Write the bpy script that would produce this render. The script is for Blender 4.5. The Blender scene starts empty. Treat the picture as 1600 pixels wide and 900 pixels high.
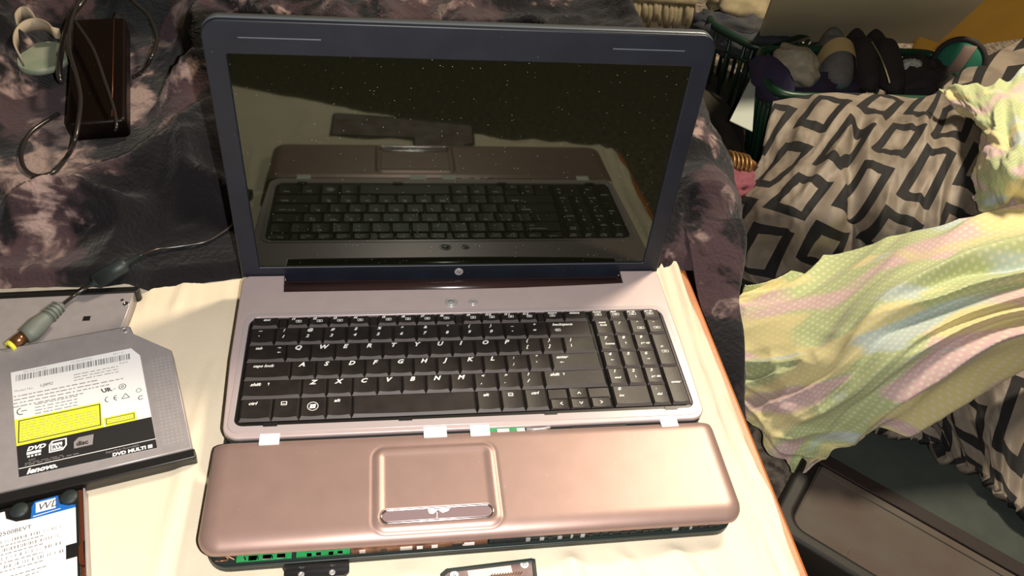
import bpy, bmesh, math, random
from math import sin, cos, pi, sqrt, radians
from mathutils import Vector, Matrix, noise
from mathutils.geometry import tessellate_polygon
random.seed(4)
SC = bpy.context.scene
COL = SC.collection
# all modelling figures are millimetres in the laptop's own frame; FLOOR is the floor height in it
FLOOR = -500.0
TAB = -27.0
def Wd(p): return Vector((p[0] / 1000, p[1] / 1000, (p[2] - FLOOR) / 1000))
# ------------------------------------------------------------------ camera
CAM = Vector((127.17, -260.84, 488.18))
ROT = Matrix(((0.9881385, 0.0166549, -0.1526594), (-0.1206440, 0.6992531, -0.7046205), (0.0950122, 0.7146801, 0.6929683)))
FPX = 1232.83
cd = bpy.data.cameras.new('camera'); cam = bpy.data.objects.new('camera', cd); COL.objects.link(cam)
cd.sensor_width = 36; cd.lens = FPX * 36 / 1600; cd.clip_start = .01; cd.clip_end = 30
cam.matrix_world = Matrix.Translation(Wd(CAM)) @ ROT.to_4x4()
SC.camera = cam
# ------------------------------------------------------------------ world, lights, exposure
SC.view_settings.view_transform = 'Standard'; SC.view_settings.look = 'None'
SC.view_settings.gamma = 1; SC.view_settings.use_curve_mapping = False
SC.view_settings.exposure = 0.85
wd = bpy.data.worlds.new('world'); SC.world = wd; wd.use_nodes = True
wd.node_tree.nodes['Background'].inputs[0].default_value = (1, .9, .75, 1)
wd.node_tree.nodes['Background'].inputs[1].default_value = 0.02
def lamp(name, kind, pos, power, color, size, aim=None):
    l = bpy.data.lights.new(name, kind); l.energy = power; l.color = color
    if kind == 'AREA': l.shape = 'DISK'; l.size = size
    else: l.shadow_soft_size = size
    o = bpy.data.objects.new(name, l); COL.objects.link(o); o.location = Wd(pos)
    if aim is not None: o.rotation_euler = (Wd(aim) - Wd(pos)).to_track_quat('-Z', 'Y').to_euler()
    return o
lamp('phone_flash', 'POINT', CAM + ROT @ Vector((42, -4, 0)), 13.0, (1.0, .95, .90), .004)
lamp('room_light', 'AREA', (1350, 1100, 1700), 33, (1.0, .84, .62), .35, (900, 700, -400))

def ray(px, py): return ROT @ Vector(((px - 800) / FPX, -(py - 450) / FPX, -1))
def at(px, py, z):
    d = ray(px, py); return CAM + d * ((z - CAM.z) / d.z)
# ------------------------------------------------------------------ materials
MT = {}
def nd(nt, t, **kw):
    n = nt.nodes.new(t)
    for k, v in kw.items(): setattr(n, k, v)
    return n
def mat(name, col, rough=.5, metal=0, spec=.5, var=0, vscale=40, bump=0, bscale=300, coat=0, sheen=0, ior=None, col2=None, speck=None, tint=None, alpha=1, trans=0):
    m = bpy.data.materials.new(name); m.use_nodes = True; nt = m.node_tree
    b = nt.nodes['Principled BSDF']; c4 = (*col, 1)
    b.inputs['Base Color'].default_value = c4; b.inputs['Roughness'].default_value = rough
    b.inputs['Metallic'].default_value = metal; b.inputs['Specular IOR Level'].default_value = spec
    b.inputs['Coat Weight'].default_value = coat; b.inputs['Sheen Weight'].default_value = sheen
    if ior: b.inputs['IOR'].default_value = ior
    if tint: b.inputs['Specular Tint'].default_value = (*tint, 1)
    if trans: b.inputs['Transmission Weight'].default_value = trans
    tc = nd(nt, 'ShaderNodeTexCoord')
    geo = nd(nt, 'ShaderNodeNewGeometry')
    last = None
    if var or col2:
        n = nd(nt, 'ShaderNodeTexNoise'); n.inputs['Scale'].default_value = vscale; n.inputs['Detail'].default_value = 5
        nt.links.new(geo.outputs['Position'], n.inputs['Vector'])
        mx = nd(nt, 'ShaderNodeMix', data_type='RGBA')
        r = nd(nt, 'ShaderNodeMapRange'); r.inputs[1].default_value = .35; r.inputs[2].default_value = .65
        nt.links.new(n.outputs[0], r.inputs[0]); nt.links.new(r.outputs[0], mx.inputs[0])
        c2 = col2 if col2 else tuple(c * (1 - var) for c in col)
        mx.inputs[6].default_value = c4; mx.inputs[7].default_value = (*c2, 1)
        nt.links.new(mx.outputs[2], b.inputs['Base Color']); last = mx
    if speck:   # tiny dust specks: (scale, size, colour)
        v = nd(nt, 'ShaderNodeTexVoronoi'); v.inputs['Scale'].default_value = speck[0]
        nt.links.new(geo.outputs['Position'], v.inputs['Vector'])
        lt = nd(nt, 'ShaderNodeMath', operation='LESS_THAN'); nt.links.new(v.outputs['Distance'], lt.inputs[0])
        n2 = nd(nt, 'ShaderNodeSeparateColor'); nt.links.new(v.outputs['Color'], n2.inputs[0])
        ml = nd(nt, 'ShaderNodeMath', operation='MULTIPLY'); nt.links.new(n2.outputs[0], ml.inputs[0]); ml.inputs[1].default_value = speck[1]
        nt.links.new(ml.outputs[0], lt.inputs[1])
        mx = nd(nt, 'ShaderNodeMix', data_type='RGBA'); nt.links.new(lt.outputs[0], mx.inputs[0])
        if last: nt.links.new(last.outputs[2], mx.inputs[6])
        else: mx.inputs[6].default_value = c4
        mx.inputs[7].default_value = (*speck[2], 1); nt.links.new(mx.outputs[2], b.inputs['Base Color'])
    if bump:
        n = nd(nt, 'ShaderNodeTexNoise'); n.inputs['Scale'].default_value = bscale; n.inputs['Detail'].default_value = 4
        nt.links.new(geo.outputs['Position'], n.inputs['Vector'])
        bp = nd(nt, 'ShaderNodeBump'); bp.inputs['Strength'].default_value = bump; bp.inputs['Distance'].default_value = .001
        nt.links.new(n.outputs[0], bp.inputs['Height']); nt.links.new(bp.outputs[0], b.inputs['Normal'])
    MT[name] = m; return m
# ------------------------------------------------------------------ mesh builder
class MB:
    def __init__(s): s.v = []; s.f = []; s.m = []; s.s = []; s.uv = None
    def add(s, vs, fs, mi=0, smooth=False, M=None):
        o = len(s.v)
        s.v += [tuple(M @ Vector(v)) if M is not None else tuple(v) for v in vs]
        s.f += [tuple(i + o for i in f) for f in fs]; s.m += [mi] * len(fs); s.s += [smooth] * len(fs); return s
    def box(s, x0, y0, z0, x1, y1, z1, mi=0, M=None):
        v = [(x, y, z) for z in (z0, z1) for y in (y0, y1) for x in (x0, x1)]
        return s.add(v, [(0, 2, 3, 1), (4, 5, 7, 6), (0, 1, 5, 4), (2, 6, 7, 3), (0, 4, 6, 2), (1, 3, 7, 5)], mi, False, M)
    def plate(s, loops, z0, z1, bev=0, seg=3, mi=0, M=None, smooth=True, bot=True):
        # loops: outer CCW then holes CW; bevelled on the top edges
        rings = [(0, z0)]
        for k in range(seg + 1 if bev else 1):
            a = pi / 2 * k / seg if bev else 0
            rings.append((bev * (1 - cos(a)), z1 - bev + bev * sin(a)) if bev else (0, z1))
        base = []
        for lp in loops:
            n = len(lp); o = len(s.v); base.append((o, n))
            for d, z in rings:
                pts = offset(lp, d) if d else lp
                s.v += [tuple(M @ Vector((x, y, z))) if M is not None else (x, y, z) for x, y in pts]
            for r in range(len(rings) - 1):
                for i in range(n):
                    j = (i + 1) % n
                    s.f.append((o + r * n + i, o + r * n + j, o + (r + 1) * n + j, o + (r + 1) * n + i)); s.m.append(mi); s.s.append(smooth)
        for r, flip in ((len(rings) - 1, False), (0, True)):
            if flip and not bot: continue
            idx = []; pl = []
            d, z = rings[r]
            for (o, n), lp in zip(base, loops):
                pts = offset(lp, d) if d else lp
                pl.append([Vector((x, y, 0)) for x, y in pts]); idx += [o + r * n + i for i in range(n)]
            for t in tessellate_polygon(pl):
                a, b, c = (idx[q] for q in t)
                A, B, C = [[q for l in pl for q in l][q] for q in t]
                up = (B - A).cross(C - A).z > 0
                if up == flip: a, c = c, a
                s.f.append((a, b, c)); s.m.append(mi); s.s.append(False)
        return s
    def tube(s, pts, r, n=10, mi=0, cap=True, M=None):
        P = [Vector(p) for p in pts]; o0 = len(s.v); vs = []
        rr = r if isinstance(r, (list, tuple)) else [r] * len(P)
        up = Vector((0, 0, 1)); fs = []
        for i, p in enumerate(P):
            t = (P[min(i + 1, len(P) - 1)] - P[max(i - 1, 0)]).normalized()
            if i == 0:
                a = t.cross(up); a = a.normalized() if a.length > .05 else t.cross(Vector((1, 0, 0))).normalized()
            else: a = (a - t * a.dot(t)).normalized()
            b = t.cross(a)
            for k in range(n):
                q = 2 * pi * k / n; vs.append(tuple(p + (a * cos(q) + b * sin(q)) * rr[i]))
        for i in range(len(P) - 1):
            for k in range(n):
                l = (k + 1) % n; fs.append((i * n + k, i * n + l, (i + 1) * n + l, (i + 1) * n + k))
        s.add(vs, fs, mi, True, M)
        if cap:
            e = (len(P) - 1) * n; s.f += [tuple(o0 + k for k in range(n))[::-1], tuple(o0 + e + k for k in range(n))]; s.m += [mi] * 2; s.s += [False] * 2
        return s
    def lathe(s, prof, c, n=28, mi=0, M=None, sx=1, sy=1):
        vs = []; fs = []
        for r, z in prof:
            for k in range(n):
                q = 2 * pi * k / n; vs.append((c[0] + r * cos(q) * sx, c[1] + r * sin(q) * sy, c[2] + z))
        for i in range(len(prof) - 1):
            for k in range(n):
                l = (k + 1) % n; fs.append((i * n + k, i * n + l, (i + 1) * n + l, (i + 1) * n + k))
        fs.append(tuple(range((len(prof) - 1) * n, len(prof) * n))); fs.append(tuple(range(n))[::-1])
        return s.add(vs, fs, mi, True, M)
    def grid(s, fn, nu, nv, mi=0, smooth=True, uv=None):
        vs = []; 
        for j in range(nv + 1):
            for i in range(nu + 1): vs.append(tuple(fn(i / nu, j / nv)))
        w = nu + 1
        return s.add(vs, [(j * w + i, j * w + i + 1, (j + 1) * w + i + 1, (j + 1) * w + i) for j in range(nv) for i in range(nu)], mi, smooth)
    def text(s, t, x, y, size, z=0, shear=0, bold=0, mi=0, M=None, align='LEFT', sx=1):
        vs, fs = text_geo(t, shear, bold, align)
        return s.add([(x + a * size * sx, y + b * size, z) for a, b in vs], fs, mi, False, M)
TC = {}
def text_geo(t, shear, bold, align):
    k = (t, shear, bold, align)
    if k not in TC:
        c = bpy.data.curves.new('lettering', 'FONT'); c.body = t; c.size = 1; c.shear = shear; c.offset = bold; c.align_x = align; c.resolution_u = 2
        o = bpy.data.objects.new('lettering', c); COL.objects.link(o)
        dg = bpy.context.evaluated_depsgraph_get(); e = o.evaluated_get(dg); me = e.to_mesh()
        TC[k] = ([(v.co.x, v.co.y) for v in me.vertices], [tuple(p.vertices) for p in me.polygons]); e.to_mesh_clear()
        bpy.data.objects.remove(o); bpy.data.curves.remove(c)
    return TC[k]
def offset(lp, d):
    n = len(lp); out = []
    for i in range(n):
        a, b, c = Vector(lp[i - 1]), Vector(lp[i]), Vector(lp[(i + 1) % n])
        e1 = (b - a); e2 = (c - b)
        if e1.length < 1e-6: e1 = e2
        if e2.length < 1e-6: e2 = e1
        n1 = Vector((-e1.y, e1.x)).normalized(); n2 = Vector((-e2.y, e2.x)).normalized()
        m = n1 + n2; m = m / max(m.dot(n1), .35) if m.length > 1e-6 else n1
        out.append((b.x + m.x * d, b.y + m.y * d))
    return out
def rrect(x0, y0, x1, y1, r, seg=6):
    rs = r if isinstance(r, (list, tuple)) else [r] * 4   # bl, br, tr, tl
    out = []
    for (cx, cy, a0), q in zip(((x0 + rs[0], y0 + rs[0], pi), (x1 - rs[1], y0 + rs[1], 1.5 * pi), (x1 - rs[2], y1 - rs[2], 0), (x0 + rs[3], y1 - rs[3], .5 * pi)), rs):
        if q == 0: out.append((cx, cy)); continue
        for k in range(seg + 1): a = a0 + pi / 2 * k / seg; out.append((cx + q * cos(a), cy + q * sin(a)))
    return out
def hole(lp): return lp[::-1]
ORG = {}
def ccw(lp):
    A = sum(lp[i - 1][0] * lp[i][1] - lp[i][0] * lp[i - 1][1] for i in range(len(lp)))
    return list(lp) if A > 0 else list(lp)[::-1]
def props(o, label=None, cat=None, group=None, kind=None):
    if label: o['label'] = label
    if cat: o['category'] = cat
    if group: o['group'] = group
    if kind: o['kind'] = kind
    return o
def thing(name, pos, label, cat, group=None):
    o = bpy.data.objects.new(name, None); COL.objects.link(o); o.location = Wd(pos); o.empty_display_size = .02
    ORG[o.name] = o.location.copy(); return props(o, label, cat, group)
def part(name, mb, mats, parent=None, label=None, cat=None, group=None, kind=None, org=None):
    mats = mats if isinstance(mats, (list, tuple)) else [mats]
    vs = [Wd(v) for v in mb.v]
    lo = [min(v[i] for v in vs) for i in range(3)]; hi = [max(v[i] for v in vs) for i in range(3)]
    c = Vector(((lo[0] + hi[0]) / 2, (lo[1] + hi[1]) / 2, lo[2])) if org is None else Wd(org)
    me = bpy.data.meshes.new(name); me.from_pydata([v - c for v in vs], [], mb.f)
    me.polygons.foreach_set('material_index', mb.m); me.polygons.foreach_set('use_smooth', mb.s)
    for m in mats: me.materials.append(MT[m])
    me.update()
    o = bpy.data.objects.new(name, me); COL.objects.link(o)
    ORG[o.name] = c
    if parent is not None: o.parent = parent; o.location = c - ORG[parent.name]
    else: o.location = c
    return props(o, label, cat, group, kind)
def sst(a, b, x):
    t = min(1, max(0, (x - a) / (b - a))); return t * t * (3 - 2 * t)
def fbm(x, y, z=0, o=4): return noise.fractal(Vector((x, y, z)), 1.0, 2.0, o)
def ridge(x, y, z=0): 
    return 1 - abs(noise.noise(Vector((x, y, z)))) * 2
def spline(pts, n=8):
    P = [Vector(p) for p in pts]; out = []
    for i in range(len(P) - 1):
        p0 = P[max(i - 1, 0)]; p1 = P[i]; p2 = P[i + 1]; p3 = P[min(i + 2, len(P) - 1)]
        for k in range(n):
            t = k / n; out.append(.5 * (2 * p1 + (p2 - p0) * t + (2 * p0 - 5 * p1 + 4 * p2 - p3) * t * t + (3 * p1 - p0 - 3 * p2 + p3) * t ** 3))
    out.append(P[-1]); return out
def csurf(rows):
    # Catmull-Rom surface through a net of control points
    R = [[Vector(p) for p in r] for r in rows]
    def cr(a, t):
        n = len(a) - 1; f = min(t * n, n - 1e-6); i = int(f); t = f - i
        p0, p1, p2, p3 = a[max(i - 1, 0)], a[i], a[i + 1], a[min(i + 2, n)]
        return .5 * (2 * p1 + (p2 - p0) * t + (2 * p0 - 5 * p1 + 4 * p2 - p3) * t * t + (3 * p1 - p0 - 3 * p2 + p3) * t ** 3)
    return lambda u, v: cr([cr(r, u) for r in R], v)
def cloth(name, rows, nu, nv, disp, mats, label, cat, thick=6, **kw):
    f = csurf(rows); vs = []; uvs = []
    N = [[f(i / nu, j / nv) for i in range(nu + 1)] for j in range(nv + 1)]
    for j in range(nv + 1):
        for i in range(nu + 1):
            a = N[j][min(i + 1, nu)] - N[j][max(i - 1, 0)]; b = N[min(j + 1, nv)][i] - N[max(j - 1, 0)][i]
            n = b.cross(a); n = n.normalized() if n.length > 1e-6 else Vector((0, 0, 1))
            if n.z < 0 and n.dot(CAM - N[j][i]) < 0: n = -n
            vs.append(tuple(N[j][i] + n * disp(i / nu, j / nv, N[j][i]))); uvs.append((i / nu, j / nv))
    w = nu + 1; fs = [(j * w + i, (j + 1) * w + i, (j + 1) * w + i + 1, j * w + i + 1) for j in range(nv) for i in range(nu)]
    mb = MB().add(vs, fs, 0, True)
    o = part(name, mb, mats, None, label, cat, **kw)
    ul = o.data.uv_layers.new(name='UVMap')
    for li, l in enumerate(o.data.loops): ul.data[li].uv = uvs[l.vertex_index]
    md = o.modifiers.new('thickness', 'SOLIDIFY'); md.thickness = thick / 1000; md.offset = -1
    return o
# ------------------------------------------------------------------ material palette
mat('rose_metal', (.345, .232, .205), .42, .45, var=.06, vscale=60, bump=.06, bscale=2500, speck=(190, .05, (.7, .6, .55)))
mat('mauve_metal', (.50, .405, .405), .40, .22, var=.05, vscale=60, bump=.04, bscale=2500)
mat('deck_rim', (.48, .41, .415), .3, .25)
mat('case_black', (.018, .026, .024), .4, 0)
mat('key_plastic', (.017, .013, .012), .42, 0, var=.4, vscale=90, bump=.15, bscale=1800)
mat('key_skirt', (.045, .036, .034), .45, 0)
mat('key_tray', (.008, .008, .008), .35)
mat('legend', (.75, .75, .73), .5)
mat('bezel_plastic', (.0095, .012, .020), .42, 0, .38, var=.25, vscale=40, bump=.05, bscale=2500, speck=(150, .035, (.4, .42, .45)))
mat('lid_edge', (.10, .115, .135), .32, .2)
mat('lcd', (.004, .0045, .002), .035, 0, spec=.5, ior=1.6, tint=(.92, 1.0, .86), speck=(330, .075, (.6, .65, .5)))
mat('hinge_dark', (.03, .015, .014), .25, spec=.6)
mat('silver', (.55, .53, .53), .3, .5)
mat('chrome', (.8, .79, .8), .15, 1)
mat('worn_white', (.75, .72, .70), .5)
mat('button_face', (.28, .20, .21), .25, .3)
mat('strip_pale', (.50, .38, .34), .5, .2)
mat('pcb_green', (.02, .22, .06), .35, 0, col2=(.03, .30, .10), vscale=200)
mat('copper', (.38, .20, .12), .35, .6, col2=(.14, .07, .05), vscale=80)
mat('white_plastic', (.78, .78, .76), .45)
mat('steel', (.42, .385, .39), .38, .35, var=.08, vscale=120)
mat('steel_dots', (.46, .44, .44), .4, .3)
mat('black_plastic', (.012, .011, .011), .35)
mat('label_white', (.80, .80, .80), .6)
mat('ink', (.05, .05, .055), .6)
mat('ink_grey', (.28, .28, .29), .6)
mat('label_yellow', (.80, .80, .04), .6)
mat('label_black', (.018, .017, .018), .5)
mat('label_blue', (.01, .13, .50), .5)
mat('rubber', (.018, .026, .026), .5)
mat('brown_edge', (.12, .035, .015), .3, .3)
mat('brown_plate', (.22, .145, .14), .3, .4, col2=(.34, .27, .27), vscale=50)
mat('cream_paper', (.70, .62, .48), .7)
mat('plug_grey', (.15, .165, .14), .55)
mat('plug_metal', (.30, .14, .07), .3, .8)
mat('plug_yellow', (.75, .75, .05), .5)
mat('cable', (.022, .018, .017), .28, spec=.7)
mat('brick', (.006, .0028, .002), .4, spec=.2, var=.2, vscale=30, speck=(200, .04, (.4, .3, .2)))
mat('tag_tan', (.40, .33, .24), .7, var=.2, vscale=20)
mat('tag_green', (.20, .25, .18), .7, col2=(.26, .28, .22), vscale=60)
mat('wood', (.50, .17, .045), .42, col2=(.36, .11, .03), vscale=14, bump=.1)
mat('sheet', (.75, .65, .49), .85, var=.05, vscale=25, bump=.25, bscale=900, sheen=.2)
mat('carpet', (.36, .30, .24), .95, col2=(.10, .075, .06), vscale=75, bump=1, bscale=200)
mat('wall_paint', (.22, .21, .15), .8, var=.1, vscale=2)
mat('case_frame', (.006, .005, .0045), .6, bump=.2, bscale=400)
mat('case_green', (.05, .062, .055), .85, col2=(.038, .048, .044), vscale=25, bump=.4, bscale=500)
mat('case_grey', (.10, .086, .072), .85, col2=(.088, .064, .052), vscale=12, bump=.4, bscale=500)
mat('case_strap', (.016, .008, .007), .7, bump=.4, bscale=600)
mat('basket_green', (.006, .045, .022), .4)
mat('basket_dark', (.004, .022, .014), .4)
mat('board_beige', (.52, .48, .34), .8, var=.06, vscale=9)
mat('board_yellow', (.85, .50, .07), .75, var=.08, vscale=9)
mat('paper_white', (.42, .46, .42), .8)
mat('sock_tan', (.42, .36, .28), .9, col2=(.26, .25, .20), vscale=60, bump=.6, bscale=400)
mat('shoe_grey', (.19, .17, .16), .8, col2=(.11, .11, .12), vscale=30, bump=.3)
mat('shoe_teal', (.08, .13, .14), .7)
mat('shoe_strap', (.50, .38, .18), .7)
mat('shoe_black', (.02, .016, .018), .8, bump=.3)
mat('cloth_blue', (.015, .018, .06), .9, col2=(.035, .02, .05), vscale=40)
mat('cloth_navy', (.015, .02, .035), .9, col2=(.05, .05, .05), vscale=30)
mat('cloth_pink', (.22, .06, .085), .85, var=.2, vscale=30)
mat('cloth_tan', (.30, .25, .15), .9, var=.35, vscale=30)
mat('cap_green', (.01, .13, .08), .8)
mat('cap_grey', (.16, .11, .09), .8)
mat('gold', (.26, .15, .05), .4, .6)
mat('cup_brown', (.28, .12, .05), .4, .3)
mat('fringe', (.27, .22, .13), .9, var=.3, vscale=60)
mat('shade_floor', (.022, .02, .014), .95, col2=(.045, .035, .025), vscale=12, bump=.4)  # near-black colour standing in for unlit floor
mat('lamp_white', (.8, .8, .75), .5)

class NX:
    # small shorthand for chains of math nodes
    def __init__(s, nt): s.nt = nt
    def m(s, op, a, b=None, c=None):
        n = s.nt.nodes.new('ShaderNodeMath'); n.operation = op
        for i, q in enumerate((a, b, c)):
            if q is None: continue
            if isinstance(q, (int, float)): n.inputs[i].default_value = q
            else: s.nt.links.new(q, n.inputs[i])
        return n.outputs[0]
    def noise(s, vec, scale, detail=4, dist=0, rough=.5):
        n = s.nt.nodes.new('ShaderNodeTexNoise'); n.inputs['Scale'].default_value = scale; n.inputs['Detail'].default_value = detail
        n.inputs['Distortion'].default_value = dist; n.inputs['Roughness'].default_value = rough
        s.nt.links.new(vec, n.inputs['Vector']); return n
    def mix(s, f, a, b):
        n = s.nt.nodes.new('ShaderNodeMix'); n.data_type = 'RGBA'
        for i, q in ((0, f), (6, a), (7, b)):
            if isinstance(q, (int, float)): n.inputs[i].default_value = q
            elif isinstance(q, tuple): n.inputs[i].default_value = (*q, 1)
            else: s.nt.links.new(q, n.inputs[i])
        return n.outputs[2]
    def step(s, x, a, b):
        n = s.nt.nodes.new('ShaderNodeMapRange'); n.interpolation_type = 'SMOOTHSTEP'
        s.nt.links.new(x, n.inputs[0]); n.inputs[1].default_value = a; n.inputs[2].default_value = b; return n.outputs[0]
# plush blanket: charcoal ground with mauve and pale tan rose-like blotches
m = mat('plush', (.02, .02, .02), .95, sheen=.12); nt = m.node_tree; X = NX(nt); B = nt.nodes['Principled BSDF']
B.inputs['Sheen Roughness'].default_value = .6; B.inputs['Specular IOR Level'].default_value = .1
g = nd(nt, 'ShaderNodeNewGeometry').outputs['Position']
at_ = nd(nt, 'ShaderNodeAttribute', attribute_name='blotch').outputs['Fac']
n1 = X.noise(g, 6.5, 4, 1.6).outputs[0]; n2 = X.noise(g, 14, 4, 1.8).outputs[0]; n3 = X.noise(g, 5, 3, .8).outputs[0]
n4 = X.noise(g, 260, 3).outputs[0]; n5 = X.noise(g, 60, 4, .6).outputs[0]
f1 = X.m('ADD', X.m('ADD', n1, X.m('MULTIPLY', X.m('SUBTRACT', n5, .5), .35)), X.m('MULTIPLY', at_, .30))
mauve = X.step(f1, .48, .62)
f2 = X.m('ADD', X.m('ADD', n2, X.m('MULTIPLY', X.m('SUBTRACT', n5, .5), .4)), X.m('MULTIPLY', at_, .24))
pale = X.m('MULTIPLY', X.step(f2, .56, .74), X.step(f1, .44, .60))
c = X.mix(mauve, (.0055, .005, .0065), (.05, .029, .034))
c = X.mix(pale, c, (.30, .215, .195))
c = X.mix(X.m('MULTIPLY', X.step(n3, .56, .66), X.m('SUBTRACT', 1, mauve)), c, (.012, .016, .018))
nt.links.new(c, B.inputs['Base Color'])
bp = nd(nt, 'ShaderNodeBump'); bp.inputs['Strength'].default_value = .7; bp.inputs['Distance'].default_value = .0022
nt.links.new(X.m('ADD', n4, X.m('MULTIPLY', n5, 1.5)), bp.inputs['Height']); nt.links.new(bp.outputs[0], B.inputs['Normal'])
# comforter: silvery tan with black rectangular frames of differing size (flat woven print)
def frames_mat(name, rot):
    m = mat(name, (.3, .28, .25), .45); nt = m.node_tree; X = NX(nt); B = nt.nodes['Principled BSDF']
    uv = nd(nt, 'ShaderNodeTexCoord').outputs['UV']
    s0 = nd(nt, 'ShaderNodeVectorMath', operation='MULTIPLY'); nt.links.new(uv, s0.inputs[0]); s0.inputs[1].default_value = (4.9, 6.5, 1)
    g = nd(nt, 'ShaderNodeNewGeometry').outputs['Position']
    mp = nd(nt, 'ShaderNodeMapping'); mp.inputs['Rotation'].default_value[2] = rot; nt.links.new(s0.outputs[0], mp.inputs[0])
    sp = nd(nt, 'ShaderNodeSeparateXYZ'); nt.links.new(mp.outputs[0], sp.inputs[0])
    U = X.m('DIVIDE', sp.outputs[0], .78); V = X.m('DIVIDE', sp.outputs[1], 1.08)
    col_i = X.m('FLOOR', U); odd = X.m('MODULO', X.m('ABSOLUTE', col_i), 2)
    V2 = X.m('ADD', V, X.m('MULTIPLY', odd, .42)); row_i = X.m('FLOOR', V2)
    u = X.m('ABSOLUTE', X.m('SUBTRACT', X.m('FRACT', U), .5)); v = X.m('ABSOLUTE', X.m('SUBTRACT', X.m('FRACT', V2), .5))
    par = X.m('MODULO', X.m('ABSOLUTE', X.m('ADD', row_i, X.m('MULTIPLY', col_i, 3))), 2)
    a = X.m('ADD', .36, X.m('MULTIPLY', par, .06)); b = X.m('ADD', .44, X.m('MULTIPLY', par, -.10))
    d = X.m('MINIMUM', X.m('MULTIPLY', X.m('SUBTRACT', a, u), .78), X.m('MULTIPLY', X.m('SUBTRACT', b, v), 1.08))
    band = X.m('MULTIPLY', X.m('GREATER_THAN', d, 0), X.m('LESS_THAN', d, .15))
    nn = X.noise(g, 14, 4).outputs[0]
    base = X.mix(X.step(nn, .4, .6), (.26, .22, .18), (.185, .155, .125))
    c = X.mix(band, base, (.008, .008, .009)); nt.links.new(c, B.inputs['Base Color'])
    nt.links.new(X.m('ADD', .58, X.m('MULTIPLY', band, .25)), B.inputs['Roughness'])
    n9 = X.noise(g, 700, 2).outputs[0]
    bp = nd(nt, 'ShaderNodeBump'); bp.inputs['Strength'].default_value = .3; bp.inputs['Distance'].default_value = .001
    nt.links.new(X.m('ADD', n9, X.m('MULTIPLY', band, 1.2)), bp.inputs['Height']); nt.links.new(bp.outputs[0], B.inputs['Normal'])
frames_mat('frames', -.46)
# pastel sheet: pink, green, yellow and blue patches with small pale dots
m = mat('pastel', (.5, .5, .4), .8, sheen=.2); nt = m.node_tree; X = NX(nt); B = nt.nodes['Principled BSDF']
uv = nd(nt, 'ShaderNodeTexCoord').outputs['UV']
s0 = nd(nt, 'ShaderNodeVectorMath', operation='MULTIPLY'); nt.links.new(uv, s0.inputs[0]); s0.inputs[1].default_value = (.55, 1.5, 1)
p1 = X.noise(s0.outputs[0], 3.1, 2, .3).outputs[0]; p2 = X.noise(s0.outputs[0], 4.4, 2, .5).outputs[0]
va = nd(nt, 'ShaderNodeVectorMath', operation='ADD'); nt.links.new(s0.outputs[0], va.inputs[0]); va.inputs[1].default_value = (7.3, 2.1, 0)
p3 = X.noise(va.outputs[0], 3.4, 2, .4).outputs[0]
c = X.mix(X.step(p1, .47, .53), (.48, .56, .28), (.68, .48, .49))
c = X.mix(X.step(p3, .52, .57), c, (.74, .66, .32))
c = X.mix(X.step(p2, .57, .63), c, (.50, .60, .58))
s1 = nd(nt, 'ShaderNodeVectorMath', operation='MULTIPLY'); nt.links.new(uv, s1.inputs[0]); s1.inputs[1].default_value = (50, 62, 1)
rt = nd(nt, 'ShaderNodeMapping'); rt.inputs['Rotation'].default_value[2] = .785; nt.links.new(s1.outputs[0], rt.inputs[0])
fr = nd(nt, 'ShaderNodeVectorMath', operation='FRACTION'); nt.links.new(rt.outputs[0], fr.inputs[0])
ds = nd(nt, 'ShaderNodeVectorMath', operation='DISTANCE'); nt.links.new(fr.outputs[0], ds.inputs[0]); ds.inputs[1].default_value = (.5, .5, 0)
dot = X.m('MULTIPLY', X.m('SUBTRACT', 1, X.step(ds.outputs['Value'], .22, .32)), .5)
c = X.mix(dot, c, (.78, .76, .60)); nt.links.new(c, B.inputs['Base Color'])
# ------------------------------------------------------------------ the room
def struct(name, mb, m, **k): return part(name, mb, m, kind='structure', **k)
X0, X1, Y0, Y1, ZC = -1500, 3000, -2400, 2900, 1950
struct('floor', MB().box(X0, Y0, FLOOR - 40, X1, Y1, FLOOR), 'carpet')
struct('ceiling', MB().box(X0, Y0, ZC, X1, Y1, ZC + 40), 'wall_paint')
struct('wall_back', MB().box(X0, Y1, FLOOR, X1, Y1 + 40, ZC), 'wall_paint')
struct('wall_front', MB().box(X0, Y0 - 40, FLOOR, X1, Y0, ZC), 'wall_paint')
struct('wall_left', MB().box(X0 - 40, Y0, FLOOR, X0, Y1, ZC), 'wall_paint')
struct('wall_right', MB().box(X1, Y0, FLOOR, X1 + 40, Y1, ZC), 'wall_paint')
t = thing('table', (0, 300, FLOOR), 'low orange-brown wooden table under the laptop and cream sheet', 'table')
TOP = [(420, 700), (230, 1060), (-620, 1050), (-620, -430), (-400, -370), (-83, -226), (90, -150), (274, -66), (385, -58), (412, -50), (420, -34)]
part('tabletop', MB().plate([ccw(TOP)], TAB - 24, TAB - 2.2, 3, 3), 'wood', t)
part('apron', MB().plate([ccw([(400, 695), (215, 1030), (-600, 1030), (-600, -390), (-400, -340), (400, -30)])], TAB - 90, TAB - 24), 'wood', t)
for x, y in ((160, 985), (-570, 1000), (-560, -330), (360, 0)):
    part('leg', MB().plate([rrect(x - 25, y - 25, x + 25, y + 25, 5)], FLOOR, TAB - 90), 'wood', t)
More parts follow.
